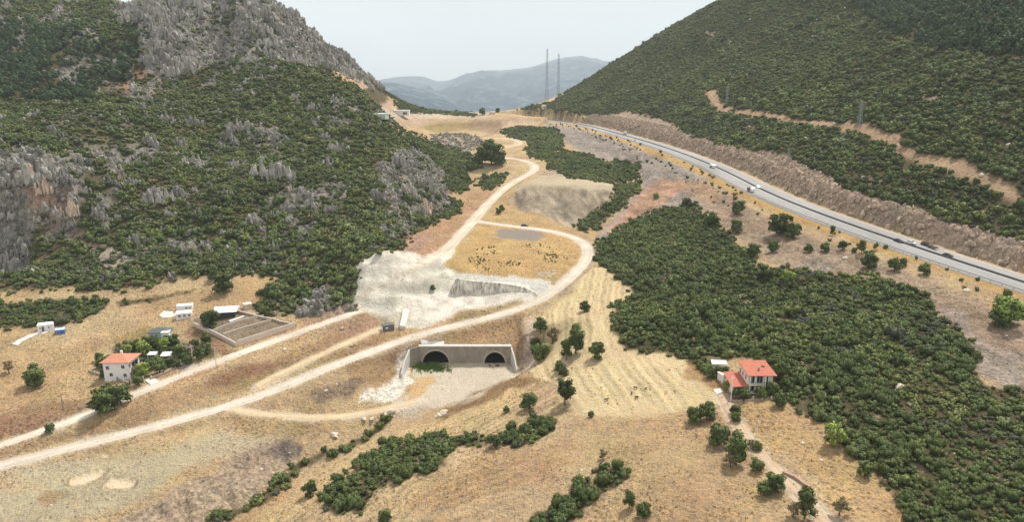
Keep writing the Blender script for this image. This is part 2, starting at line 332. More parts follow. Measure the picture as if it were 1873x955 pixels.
# left valley floor
lay([(-400,640),(120,640),(250,600),(250,560),(520,500),(520,530),(440,560),(300,600),(200,640),(150,700),(-400,760)], ORANGE, 20, .45)
lay([(-300,760),(0,755),(90,735),(200,740),(190,752),(90,785),(0,805),(-300,880)], REDSOIL*.8, 8, .8)
lay([(180,730),(330,680),(420,650),(400,680),(280,735),(240,760)], ORANGE, 8, .5)
lay([(240,745),(420,685),(560,632),(690,575),(700,590),(600,640),(520,690),(440,720),(300,760),(120,810),(60,815)], BROWN, 8, .75, scree=.3)
lay([(380,690),(470,660),(520,665),(450,700),(390,712)], lin(150,100,80), 8, .6)
lay([(430,720),(600,668),(640,650),(640,640),(560,660),(430,705)], OLIVE, 6, .5)
lay([(400,745),(620,740),(700,700),(720,650),(600,680),(450,730)], lin(196,170,130), 8, .5, scree=.3)
lay([(560,720),(600,705),(660,690),(680,700),(640,730),(580,740)], lin(140,122,105), 7, .8, scree=.9)
lay([(620,640),(700,620),(740,640),(730,690),(680,700),(640,690)], BROWN, 7, .7)
lay([(100,900),(0,870),(60,850),(250,830),(400,790),(520,800),(480,830),(350,860),(280,900),(150,950),(-200,1000),(-200,900)], lin(196,184,152), 14, .8, grass=.45)
lay([(430,745),(560,765),(540,800),(470,800),(400,770)], OLIVE, 10, .4)
lay([(200,960),(300,905),(400,860),(470,820),(520,805),(550,825),(545,840),(520,870),(470,905),(400,950),(380,1000),(150,1000)], lin(172,152,128), 8, .95, scree=1, grass=.2)
lay([(480,830),(520,800),(548,822),(545,840),(515,845)], lin(132,118,108), 5, .9, scree=.8)
for P in ([(122,886),(130,875),(160,866),(192,858),(196,862),(180,876),(150,889),(130,889)], [(186,892),(200,877),(215,873),(248,878),(250,885),(240,893),(205,895)], [(184,836),(188,831),(200,830),(202,835),(195,839)]):
    q = np.array(P, float); cc = q.mean(0)
    lay(cc+(q-cc)*1.16+[0, .3], lin(150,122,92), 1.6, .9, wobble=0, grass=.2); lay(q, lin(228,206,172), 1.6, 1, wobble=0, grass=.0)
lay([(70,915),(90,902),(122,898),(124,905),(100,922),(80,926)], BROWN, 4, .8)
# gully right side and portal yard
lay([(500,925),(560,880),(620,845),(700,800),(820,755),(900,720),(960,690),(985,700),(900,760),(830,800),(760,805),(620,880),(580,920),(520,960),(440,1000)], lin(228,198,144), 8, .8)
lay([(830,735),(870,712),(930,690),(985,680),(990,690),(930,715),(860,745),(790,775)], lin(150,112,78), 4, .8)
lay([(756,690),(757,664),(940,662),(945,685),(880,715),(830,735),(760,755),(700,760),(720,730),(750,712)], lin(214,200,178), 5, .95, grass=.25)
lay([(760,690),(800,690),(800,702),(780,715),(755,728),(735,735),(745,712)], ORANGE*1.02, 4, .9)
lay([(690,762),(760,745),(800,735),(770,765),(720,770)], lin(196,182,160), 6, .7)
lay([(755,622),(750,660),(750,700),(720,730),(690,740),(660,745),(680,720),(715,690),(728,650),(745,625)], WHITE*.93, 4, .95, scree=.9, grass=.1)
lay([(780,612),(900,588),(980,572),(970,600),(962,630),(940,636),(780,634)], lin(196,160,116), 5, .9, grass=1)
lay([(775,612),(812,604),(808,634),(772,636)], lin(206,182,156), 4, .7)
lay([(962,582),(985,578),(978,600),(972,650),(985,672),(950,686),(940,640),(955,610)], lin(206,184,162), 4, .9, scree=1, grass=.2)
lay([(700,640),(760,612),(770,612),(755,640),(735,650),(720,670),(690,680)], lin(176,142,110), 4, .7)
# excavation
lay([(735,470),(745,425),(790,398),(830,375),(870,352),(905,345),(910,352),(880,385),(850,420),(825,448),(800,482),(760,480)], lin(206,164,124), 5, .95, scree=.5)
lay([(735,470),(742,440),(765,425),(790,430),(775,455),(760,475)], PINK, 5, .9, scree=.6)
lay([(830,345),(900,330),(920,320),(900,345),(860,375),(825,390)], lin(200,166,122), 5, .7)
lay([(540,578),(600,572),(640,560),(660,550),(700,580),(690,600),(640,615),(560,600)], lin(196,158,130), 6, .7, scree=.4)
lay([(648,560),(650,500),(668,468),(690,458),(740,460),(775,470),(800,462),(830,448),(835,462),(812,486),(835,500),(880,503),(950,508),(1012,518),(1018,535),(990,552),(960,556),(900,560),(840,572),(800,590),(770,602),(735,600),(700,580)], WHITE, 4, .96, scree=.25, grass=.1)
lay([(650,548),(649,510),(665,475),(688,461),(728,463),(738,490),(690,516),(655,535)], SHOT, 3, .92, wobble=0, scree=.1, grass=.1)
lay([(655,552),(660,535),(700,514),(748,494),(752,520),(735,560),(700,574),(680,572)], SHOT*1.06, 3, .92, wobble=0, scree=.1, grass=.1)
lay([(758,490),(805,486),(830,506),(830,535),(790,538),(757,540),(750,515)], lin(206,200,182), 4, .85, scree=.1, grass=.1)
lay([(834,506),(880,503),(950,508),(1010,519),(1000,544),(975,534),(940,524),(860,514)], lin(216,212,202), 3, 1, grass=.05)
lay([(810,590),(850,570),(950,553),(975,552),(960,566),(880,580),(820,595)], OLIVE, 4, .6)
lay([(690,582),(715,576),(745,568),(735,602),(700,600)], lin(200,186,164), 4, .7)
lay([(700,612),(735,602),(760,605),(700,632),(660,645)], ORANGE, 5, .6)
# field inside the loop
lay([(878,410),(940,420),(1035,430),(1066,455),(1066,480),(1030,505),(1005,515),(950,506),(880,501),(836,500),(814,486),(835,450)], lin(220,182,118), 4, .95, grass=1)
lay([(985,508),(975,498),(1000,490),(1025,494),(1010,506)], lin(222,205,175), 4, .8)
pile = lay([(903,424),(915,419),(980,422),(1000,428),(975,440),(945,443),(918,437)], lin(150,138,126), 3, 1, grass=.1)
lay([(1060,432),(1085,445),(1092,480),(1060,520),(1020,545),(1012,540),(1055,500),(1078,470),(1075,450)], lin(196,170,142), 4, .7)
# mound and what lies behind
lay([(880,405),(900,375),(925,350),(950,332),(1000,322),(1040,330),(1040,420),(960,414),(895,408)], lin(212,178,122), 5, .9)
lay([(928,372),(945,340),(1010,335),(1128,345),(1150,352),(1120,370),(1085,392),(1050,418),(1035,414),(1000,395),(950,384)], MOUND, 5, .95, scree=.3, grass=.3)
lay([(975,325),(1010,322),(1060,326),(1135,334),(1130,347),(1060,347),(1010,340),(950,338)], lin(202,186,156), 4, .9, grass=.3)
lay([(990,312),(1030,310),(1055,322),(1020,326),(985,322)], MOUND, 4, .8)
lay([(700,215),(730,208),(900,210),(1000,220),(1010,235),(970,245),(900,242),(850,236),(790,250),(760,243),(730,232)], lin(212,182,140), 3, .9, y0=600)
lay([(855,238),(855,222),(900,216),(960,220),(945,238),(900,246)], lin(172,144,116), 3, .8, y0=600)
lay([(915,240),(920,222),(960,218),(990,225),(975,238),(940,250)], lin(220,190,156), 3, .9, y0=600, scree=.3)
lay([(770,232),(800,224),(870,224),(860,236),(800,243)], OLIVE, 3, .8, y0=600)
lay([(700,214),(770,214),(800,220),(765,232),(735,230)], lin(206,176,146), 3, .8, y0=600)
lay([(690,210),(725,214),(722,232),(700,222)], lin(190,196,186), 3, .6, y0=700)
# pass scar on the left
scar = lay([(605,120),(625,135),(665,150),(700,168),(720,182),(712,205),(690,206),(668,196),(645,168),(610,150)], lin(214,182,150), 3, 1, y0=700, dens=0)
lay([(690,206),(665,196),(660,188),(690,195),(715,200),(760,205),(900,206),(900,214),(720,216)], lin(216,198,176), 3, .9, y0=700, dens=0)
RK *= 1-scar
# slopes under the highway
lay([(985,238),(1000,225),(1060,232),(1140,258),(1220,290),(1290,325),(1310,350),(1280,385),(1200,385),(1120,432),(1085,445),(1100,420),(1150,372),(1175,340),(1165,302),(1080,290),(1035,262)], SCREE, 5, .95, scree=1, grass=.1)
lay([(1180,345),(1215,325),(1262,335),(1240,355),(1180,392),(1125,425),(1108,422),(1150,380)], lin(206,158,126), 5, .85, scree=.4)
lay([(1275,330),(1330,345),(1400,395),(1480,435),(1580,470),(1700,515),(1873,590),(2300,760),(2300,900),(2000,740),(1873,715),(1790,690),(1760,610),(1690,560),(1560,515),(1400,480),(1330,420),(1280,385)], lin(178,154,130), 6, .95, scree=.7, grass=.4)
lay([(1470,470),(1540,480),(1520,505),(1450,495)], SCREE, 5, .7, scree=.9)
lay([(1700,560),(1760,570),(1780,610),(1830,640),(1873,650),(1873,715),(1790,680),(1770,610)], SCREE*1.05, 7, .7, scree=.9)
lay([(1290,330),(1320,350),(1300,375),(1250,350),(1240,335)], lin(198,156,116), 4, .6)
# fields on the right of the valley
STUB = [(985,600),(1000,565),(1040,535),(1085,492),(1110,486),(1148,520),(1150,550),(1125,565),(1128,610),(1150,632),(1230,645),(1290,690),(1312,735),(1240,752),(1170,758),(1050,758),(1025,735),(1020,700),(960,690),(985,660)]
stub = lay(STUB, lin(224,200,152), 6, .95, grass=.35)
lay([(830,860),(880,830),(960,825),(1050,790),(1100,830),(1000,880),(850,910),(760,940),(720,930)], lin(198,158,114), 20, .7)
lay([(1050,760),(1330,745),(1400,830),(1440,955),(1250,1000),(1150,960),(1120,850)], lin(206,172,126), 14, .7)
lay([(1335,745),(1425,735),(1470,790),(1560,840),(1640,900),(1680,960),(1560,960),(1480,880),(1400,810)], lin(214,180,122), 8, .8)
lay([(1255,655),(1290,660),(1330,710),(1310,730),(1280,700),(1250,690)], lin(182,138,92), 5, .8)
lay([(0,1000),(2000,1000),(2000,1700),(-500,1700)], STRAW*.95, 20, .4)
# forests: dark leaf litter and scrub
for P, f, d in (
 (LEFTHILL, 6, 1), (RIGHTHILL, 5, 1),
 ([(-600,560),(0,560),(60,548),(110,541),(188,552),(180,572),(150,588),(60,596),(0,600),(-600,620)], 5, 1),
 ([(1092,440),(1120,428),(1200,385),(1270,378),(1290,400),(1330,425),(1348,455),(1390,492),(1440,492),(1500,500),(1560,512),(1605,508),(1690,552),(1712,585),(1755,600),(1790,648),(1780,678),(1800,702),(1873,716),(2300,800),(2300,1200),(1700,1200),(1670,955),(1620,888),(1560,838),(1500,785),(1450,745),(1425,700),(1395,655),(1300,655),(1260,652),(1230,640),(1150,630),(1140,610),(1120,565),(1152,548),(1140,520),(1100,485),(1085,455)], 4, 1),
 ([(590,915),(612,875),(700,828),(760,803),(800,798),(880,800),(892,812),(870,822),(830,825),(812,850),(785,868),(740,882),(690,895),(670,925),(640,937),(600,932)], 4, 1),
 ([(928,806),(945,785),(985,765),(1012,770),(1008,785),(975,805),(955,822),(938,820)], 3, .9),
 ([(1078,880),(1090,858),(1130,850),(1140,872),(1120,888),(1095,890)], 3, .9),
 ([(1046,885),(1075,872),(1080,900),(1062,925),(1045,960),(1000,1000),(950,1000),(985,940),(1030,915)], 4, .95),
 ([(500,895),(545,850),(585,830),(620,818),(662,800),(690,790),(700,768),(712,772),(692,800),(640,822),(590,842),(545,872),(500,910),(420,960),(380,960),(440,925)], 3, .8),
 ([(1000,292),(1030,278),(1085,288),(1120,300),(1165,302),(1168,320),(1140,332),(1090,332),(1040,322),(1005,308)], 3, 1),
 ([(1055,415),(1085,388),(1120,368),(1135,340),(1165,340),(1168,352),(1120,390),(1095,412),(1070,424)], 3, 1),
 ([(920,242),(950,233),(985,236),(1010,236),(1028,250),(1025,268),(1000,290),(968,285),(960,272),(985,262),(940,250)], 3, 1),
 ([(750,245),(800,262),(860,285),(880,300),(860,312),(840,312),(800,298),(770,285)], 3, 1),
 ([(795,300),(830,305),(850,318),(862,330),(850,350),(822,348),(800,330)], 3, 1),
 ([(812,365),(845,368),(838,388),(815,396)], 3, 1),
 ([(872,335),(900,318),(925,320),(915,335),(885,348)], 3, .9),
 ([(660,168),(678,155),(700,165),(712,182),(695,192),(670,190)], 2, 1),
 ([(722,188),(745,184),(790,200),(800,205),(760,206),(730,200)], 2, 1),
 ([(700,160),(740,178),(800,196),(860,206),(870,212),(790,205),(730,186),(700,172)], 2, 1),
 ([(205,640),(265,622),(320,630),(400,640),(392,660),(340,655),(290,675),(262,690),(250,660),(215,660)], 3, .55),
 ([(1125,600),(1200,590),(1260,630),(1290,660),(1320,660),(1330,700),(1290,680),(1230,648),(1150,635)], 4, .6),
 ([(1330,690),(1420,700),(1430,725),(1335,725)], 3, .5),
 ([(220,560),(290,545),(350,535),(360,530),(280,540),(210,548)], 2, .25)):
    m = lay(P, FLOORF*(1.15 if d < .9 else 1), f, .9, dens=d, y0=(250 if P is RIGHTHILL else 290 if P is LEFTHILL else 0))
# clearings
lay([(358,592),(372,584),(432,576),(462,584),(500,591),(536,600),(500,612),(463,623),(436,630),(388,608)], lin(158,142,118), 2, .9, wobble=0, grass=1)
lay([(340,590),(365,600),(400,625),(440,640),(420,650),(380,640),(330,612)], lin(166,126,100), 5, .85)
lay([(318,672),(345,662),(372,672),(350,682),(330,684)], lin(200,190,174), 3, .9, grass=.1)
lay([(295,632),(240,622),(225,640),(300,660),(390,660),(395,640),(330,625)], lin(130,130,78), 4, .6)
lay([(210,625),(260,600),(285,605),(262,620),(225,640)], OLIVE, 5, .7)
lay([(185,160),(240,150),(262,108),(300,105),(312,150),(285,172),(235,178),(195,174)], lin(176,130,102), 5, .85, dens=.2)
lay([(180,455),(200,450),(240,470),(245,485),(205,490),(185,475)], lin(196,180,160), 3, .9, dens=.15)
lay([(155,448),(185,445),(200,458),(170,465)], lin(205,178,150), 3, .8, dens=.1)
lay([(20,545),(80,528),(130,528),(175,536),(150,542),(60,546),(20,552)], STRAW, 4, .9, dens=.05)
lay([(515,500),(500,520),(478,548),(464,560),(440,560),(440,510)], ORANGE, 4, .6, dens=0)
lay([(1280,158),(1300,168),(1312,190),(1340,202),(1318,208),(1300,190),(1290,172)], lin(196,150,120), 2.5, .95, dens=0)
TRACKP = [(1300,165),(1312,188),(1345,205),(1410,212),(1460,224),(1520,228),(1575,238),(1610,246),(1640,262),(1650,278),(1700,290),(1760,312),(1830,345),(1880,370),(1980,420)]
hp, ok = hit([q[0] for q in TRACKP], [q[1] for q in TRACKP]); TRK = smooth_line(densify(hp, 3), 10)
dtr = near_line(TRK, GX, GY)[0].reshape(GX.shape)+ (fbm(GX, GY, 9, 3, 91)-.5)*6
m = 1-sstep(2.5, 6.0, dtr); C = C*(1-m[..., None])+lin(196,164,130)*m[..., None]; DENS *= 1-m
for (x, y, rx, ry) in ((1560,630,14,5),(1665,745,12,7),(1680,860,14,10),(1655,700,9,5),(1425,590,14,5),(1600,760,9,5),(1455,700,13,9),(770,850,12,9),(1390,560,9,4),(1760,860,8,5),(1370,230,14,5),(1520,200,18,6),(1600,330,14,6),(1180,240,10,4),(1300,60,14,6),(1700,180,18,6)):
    P = [(x+rx*math.cos(a), y+ry*math.sin(a)) for a in np.linspace(0, 6.28, 9)[:-1]]
    lay(P, lin(180,158,136), 3, .9, dens=.15, scree=.6)
lay([(925,207),(960,198),(1000,188),(1022,184),(1062,204),(1050,208),(1000,213)], lin(150,126,110), 2, .85, dens=.45, y0=700)
# random gaps of pale rock and litter in the scrub
gap = sstep(.66, .78, fbm(GX, GY, 12, 3, 55)); DENS *= 1-.35*gap*(1-RH*.5)
C = C*(1-(.35*gap*DENS)[..., None])+lin(168,152,128)*(.35*gap*DENS)[..., None]
# karst rock colour
kc = KARST*(.8+.45*fbm(GX, GY, 9, 3, 61))[..., None]
pk = np.clip(mask([(20,305),(90,300),(130,350),(140,420),(100,430),(60,410),(50,340)], 12, 330)*sstep(.25, .5, fbm(GX, GY, 12, 3, 62)) + .8*mask(LOWROCK, 4, 285, 340)*sstep(.4, .6, n3) + .5*mask(SPURROCK, 5, 380, 620)*sstep(.5, .7, n3), 0, 1)[..., None]
kc = kc*(1-.85*pk)+PINK*.85*pk
r_ = np.clip(RK*1.15, 0, 1); C = C*(1-r_[..., None])+kc*r_[..., None]; G_ *= 1-r_
DENS *= 1-.86*sstep(.15, .75, ROCK)*(1-.75*sstep(.5, .62, fbm(GX, GY, 20, 3, 131))); DENS *= 1-.72*sstep(.2, .8, fins)
DENS *= 1-scar
# highway surroundings
ed = HD < 60
lv = (sgn < 0)*(1-sstep(17, 21, HD+(n3-.5)*7))*sstep(11, 13, HD)*(HA > 0); C = C*(1-lv[..., None])+lin(212,174,108)*lv[..., None]; DENS *= 1-lv; SC *= 1-.8*lv
rv = (sgn > 12)*np.maximum(1-sstep(23, 26, HD+8*(n2-.5)), mask([(1060,206),(1110,212),(1150,204),(1215,218),(1245,240),(1300,262),(1380,275),(1440,282),(1480,310),(1560,352),(1650,390),(1760,428),(1873,466),(2300,620),(2300,680),(1873,505),(1760,462),(1640,422),(1500,372),(1400,332),(1300,292),(1240,265),(1143,238),(1060,220)], 4, 200, 1000))*(GY < 1000)*(sgn < 60); cc = CUT*(.82+.4*fbm(GX*1.3, GY, 5, 3, 63))[..., None]; cc = cc*(1-.35*sstep(.5, .7, n2))[..., None]+PINK*(.35*sstep(.5, .7, n2))[..., None]
C = C*(1-rv[..., None])+cc*rv[..., None]; SC = SC*(1-rv)+.8*rv; G_ *= 1-rv; DENS *= 1-rv
gv = (sgn > 11)*(1-sstep(14.5, 16.5, HD+(n3-.5)*3)); C = C*(1-.9*gv[..., None])+lin(196,168,124)*.9*gv[..., None]; SC *= 1-.5*gv
DENS *= sstep(14, 16, HD)
# dirt roads: the beaten ground beside them
for nm, (L, hw) in ROADS.items():
    d = RD[nm]+(n3-.5)*3.0; m = (1-sstep(hw-.4, hw+1.5, d))[..., None]; C = C*(1-.7*m)+ROADC*.7*m; DENS *= 1-m[..., 0]; SC *= 1-m[..., 0]; G_ *= 1-.8*m[..., 0]
DENS = np.where(GY > 2000, .6, DENS)
# furrow phase: distance across the mown rows
fd = near_line(np.array([hit1(1100, 486), hit1(1085, 560), hit1(1100, 640), hit1(1180, 750), hit1(1230, 850)]), GX, GY)[0].reshape(GX.shape)
FURW = np.clip(stub*.8 + .9*mask([(480,955),(700,820),(900,740),(1000,690),(1040,760),(1000,860),(900,960),(700,1000),(480,1000)], 14), 0, 1)
fd2 = near_line(np.array([hit1(480, 955), hit1(640, 850), hit1(830, 770), hit1(990, 690)]), GX, GY)[0].reshape(GX.shape)
fd = np.where(stub > .4, fd, fd2)
rill = np.maximum(mound, scr); C = C*(1-(rill*.42+mound*.12)[..., None]*(ridged(GX+.25*GY, GY*.3, 5, 3, 50)-.42)[..., None]*2)  # soil tone streaks that also paint in shading for the faint ridges
shr = mask([(648,560),(650,500),(668,468),(690,458),(740,460),(775,470),(800,462),(812,486),(880,503),(950,545),(840,572),(770,602),(700,580)], 6); C = C*(1-shr[..., None]*.42*(fbm(GX, GY, 5, 4, 52)-.42)[..., None]*2)
lt = mask([(655,541),(662,533),(700,512),(750,492),(790,476),(800,480),(760,496),(705,520),(668,541)], 2.5); C = C*(1-.6*lt[..., None])+lin(196,182,158)*.6*lt[..., None]
LIM = np.clip(C, .02, .8)
# ------------------------------------------------------------------ ground mesh and material
def ND(nt, t, x=None, **kw):
    n = nt.nodes.new(t)
    for k_, v in kw.items():
        if k_ in n.inputs: n.inputs[k_].default_value = v
        else: setattr(n, k_, v)
    return n
def mth(nt, op, a, b=None, c=None):
    n = nt.nodes.new('ShaderNodeMath'); n.operation = op
    for i, v in enumerate((a, b, c)):
        if v is None: continue
        if isinstance(v, (int, float)): n.inputs[i].default_value = v
        else: nt.links.new(v, n.inputs[i])
    return n.outputs[0]
def noise(nt, vec, scale, detail=3, rough=.55, sc=None):
    if sc:
        m = nt.nodes.new('ShaderNodeMapping'); m.inputs['Scale'].default_value = sc; nt.links.new(vec, m.inputs[0]); vec = m.outputs[0]
    n = nt.nodes.new('ShaderNodeTexNoise'); n.inputs['Scale'].default_value = scale; n.inputs['Detail'].default_value = detail; n.inputs['Roughness'].default_value = rough
    nt.links.new(vec, n.inputs['Vector']); return n.outputs['Fac']
def mrange(nt, v, a, b, c, d):
    n = nt.nodes.new('ShaderNodeMapRange'); n.inputs['From Min'].default_value = a; n.inputs['From Max'].default_value = b; n.inputs['To Min'].default_value = c; n.inputs['To Max'].default_value = d
    nt.links.new(v, n.inputs['Value']); return n.outputs[0]
def mixf(nt, f, a, b):
    n = nt.nodes.new('ShaderNodeMix'); n.data_type = 'FLOAT'
    nt.links.new(f, n.inputs[0])
    for i, v in ((2, a), (3, b)):
        if isinstance(v, (int, float)): n.inputs[i].default_value = v
        else: nt.links.new(v, n.inputs[i])
    return n.outputs[0]
def scale_col(nt, col, f):
    n = nt.nodes.new('ShaderNodeVectorMath'); n.operation = 'SCALE'; nt.links.new(col, n.inputs[0])
    if isinstance(f, (int, float)): n.inputs['Scale'].default_value = f
    else: nt.links.new(f, n.inputs['Scale'])
    return n.outputs[0]
def new_mat(name, color=(.5,.5,.5), rough=.9, spec=.2, metal=0):
    m = bpy.data.materials.new(name); m.use_nodes = True; b = m.node_tree.nodes['Principled BSDF']
    b.inputs['Base Color'].default_value = (*color, 1); b.inputs['Roughness'].default_value = rough
    b.inputs['Specular IOR Level'].default_value = spec; b.inputs['Metallic'].default_value = metal; return m, m.node_tree, b
def ground_material():
    m, nt, b = new_mat('ground_cover', rough=.95, spec=.1)
    geo = nt.nodes.new('ShaderNodeNewGeometry'); P = geo.outputs['Position']
    at = nt.nodes.new('ShaderNodeAttribute'); at.attribute_name = 'cover'
    aw = nt.nodes.new('ShaderNodeAttribute'); aw.attribute_name = 'weights'; sw = nt.nodes.new('ShaderNodeSeparateColor'); nt.links.new(aw.outputs['Color'], sw.inputs[0])
    gw, scw, rkw = sw.outputs[0], sw.outputs[1], sw.outputs[2]
    af = nt.nodes.new('ShaderNodeAttribute'); af.attribute_name = 'furrow'; sf = nt.nodes.new('ShaderNodeSeparateColor'); nt.links.new(af.outputs['Color'], sf.inputs[0])
    # grass mottle
    a = noise(nt, P, .09, 5, .6); bb = noise(nt, P, .55, 5, .7); c = noise(nt, P, 2.2, 3, .7, (1, .55, 1))
    g = mth(nt, 'ADD', mrange(nt, a, .3, .7, -.18, .18), mrange(nt, bb, .3, .7, -.30, .28)); g = mth(nt, 'ADD', g, mrange(nt, c, .25, .75, -.32, .32))
    # tussocks
    vo = nt.nodes.new('ShaderNodeTexVoronoi'); vo.inputs['Scale'].default_value = .8; nt.links.new(P, vo.inputs['Vector'])
    tu = mrange(nt, vo.outputs['Distance'], .08, .5, -.42, .10); tmask = mrange(nt, noise(nt, P, .035, 3, .6), .47, .6, 0, 1)
    g = mth(nt, 'ADD', g, mth(nt, 'MULTIPLY', tu, tmask)); gf = mth(nt, 'MULTIPLY', g, gw)
    # scree stones
    v2 = nt.nodes.new('ShaderNodeTexVoronoi'); v2.inputs['Scale'].default_value = 1.1; nt.links.new(P, v2.inputs['Vector'])
    s1 = nt.nodes.new('ShaderNodeSeparateColor'); nt.links.new(v2.outputs['Color'], s1.inputs[0])
    v3 = nt.nodes.new('ShaderNodeTexVoronoi'); v3.inputs['Scale'].default_value = .42; nt.links.new(P, v3.inputs['Vector'])
    s2 = nt.nodes.new('ShaderNodeSeparateColor'); nt.links.new(v3.outputs['Color'], s2.inputs[0])
    st = mth(nt, 'ADD', mrange(nt, s1.outputs[0], 0, 1, -.35, .40), mrange(nt, s2.outputs[1], 0, 1, -.18, .18)); sf_ = mth(nt, 'MULTIPLY', st, scw)
    # karst streaks; the dark ones also put crevice shade into the colour
    k1 = noise(nt, P, .5, 5, .7, (1, 1, .38)); k2 = noise(nt, P, 1.6, 4, .7, (1, 1, .5))
    k0 = noise(nt, P, .13, 4, .65, (1.3, .8, .45)); kk = mth(nt, 'ADD', mth(nt, 'ADD', mrange(nt, k1, .35, .62, -.5, .30), mrange(nt, k2, .3, .7, -.30, .28)), mrange(nt, k0, .4, .6, -.22, .18)); kf = mth(nt, 'MULTIPLY', kk, rkw)
    # mown rows
    wob = mth(nt, 'MULTIPLY', noise(nt, P, .12, 3, .5), 7.0); ph = mth(nt, 'ADD', mth(nt, 'MULTIPLY', sf.outputs[0], 2.2), wob)
    fu = mth(nt, 'ADD', mth(nt, 'SINE', ph), mth(nt, 'MULTIPLY', mth(nt, 'SINE', mth(nt, 'MULTIPLY', ph, .37)), .9)); ff = mth(nt, 'MULTIPLY', mth(nt, 'MULTIPLY', fu, .13), mth(nt, 'MULTIPLY', sf.outputs[1], mrange(nt, noise(nt, P, .06, 3, .5), .35, .6, .15, 1.2)))
    tot = mth(nt, 'ADD', mth(nt, 'ADD', gf, sf_), mth(nt, 'ADD', kf, ff)); base_v = mrange(nt, noise(nt, P, 1.1, 4, .7), .3, .7, -.10, .10); tot = mth(nt, 'ADD', tot, base_v)
    fac = mth(nt, 'MAXIMUM', mth(nt, 'ADD', tot, 1.0), .25)
    col = scale_col(nt, at.outputs['Color'], fac)
    # slight hue drift between grass patches
    hs = nt.nodes.new('ShaderNodeHueSaturation'); nt.links.new(col, hs.inputs['Color']); nt.links.new(mrange(nt, noise(nt, P, .05, 4, .6), .3, .7, .488, .508), hs.inputs['Hue']); nt.links.new(mrange(nt, bb, .3, .7, .78, 1.08), hs.inputs['Saturation'])
    nt.links.new(hs.outputs[0], b.inputs['Base Color'])
    bu = nt.nodes.new('ShaderNodeBump'); bu.inputs['Strength'].default_value = 1.0; bu.inputs['Distance'].default_value = .9
    nt.links.new(mth(nt, 'ADD', tot, mth(nt, 'MULTIPLY', bb, .6)), bu.inputs['Height']); nt.links.new(bu.outputs[0], b.inputs['Normal'])
    return m
GM = ground_material()
def grid_mesh(name):
    nv = NR*NC; me = bpy.data.meshes.new(name); me.vertices.add(nv)
    co = np.stack([GX, GY, Z], -1).reshape(-1, 3).astype(np.float32); me.vertices.foreach_set('co', co.ravel())
    i = np.arange(NR-1)[:, None]*NC+np.arange(NC-1)[None, :]
    q = np.stack([i, i+1, i+1+NC, i+NC], -1).reshape(-1, 4)
    cx = (GX[:-1, :-1]+GX[1:, 1:])/2
    hole = (GY[1:, :-1] > PYW+.3) & (GY[:-1, :-1] < PYW+2.9) & (((cx > -38) & (cx < -26)) | ((cx > -12.2) & (cx < -2.2)))
    q = q[~hole.ravel()]
    me.loops.add(len(q)*4); me.loops.foreach_set('vertex_index', q.ravel().astype(np.int32))
    me.polygons.add(len(q)); me.polygons.foreach_set('loop_start', np.arange(0, len(q)*4, 4, dtype=np.int32))
    me.update(calc_edges=True); me.polygons.foreach_set('use_smooth', np.ones(len(q), bool))
    for nm, A in (('cover', np.dstack([LIM, np.ones(GX.shape)])), ('weights', np.dstack([G_, SC, np.clip(RK, 0, 1), np.ones(GX.shape)])), ('furrow', np.dstack([fd, FURW, 0*fd, 0*fd+1]))):
        a = me.attributes.new(nm, 'FLOAT_COLOR', 'POINT'); a.data.foreach_set('color', A.astype(np.float32).ravel())
    me.materials.append(GM); o = bpy.data.objects.new(name, me); COL.objects.link(o); o['kind'] = 'structure'; return o
ground_ob = grid_mesh('ground')
# ------------------------------------------------------------------ helpers for things, parts and copies
def link(o, parent=None):
    COL.objects.link(o)
    if parent: o.parent = parent
    return o
def tag(o, label=None, cat=None, group=None, kind=None):
    if label: o['label'] = label
    if cat: o['category'] = cat
    if group: o['group'] = group
    if kind: o['kind'] = kind
    return o
def empty(name, loc=(0,0,0), rz=0, label=None, cat=None, group=None):
    o = bpy.data.objects.new(name, None); link(o); o.location = loc; o.rotation_euler = (0, 0, rz); o.empty_display_size = .5
    return tag(o, label, cat, group)
def mesh_obj(name, verts, faces, mats, parent=None, loc=None, smooth=False, midx=None):
    me = bpy.data.meshes.new(name); me.from_pydata([tuple(map(float, v)) for v in verts], [], faces); me.update()
    for m in (mats if isinstance(mats, (list, tuple)) else [mats]): me.materials.append(m)
    if midx is not None: me.polygons.foreach_set('material_index', np.array(midx, np.int32))
    if smooth: me.polygons.foreach_set('use_smooth', np.ones(len(me.polygons), bool))
    o = bpy.data.objects.new(name, me); link(o, parent)
    if loc is not None: o.location = loc
    return o
def copy_tree(o, parent=None):
    c = o.copy(); COL.objects.link(c)
    if parent: c.parent = parent
    for ch in o.children: copy_tree(ch, c)
    return c
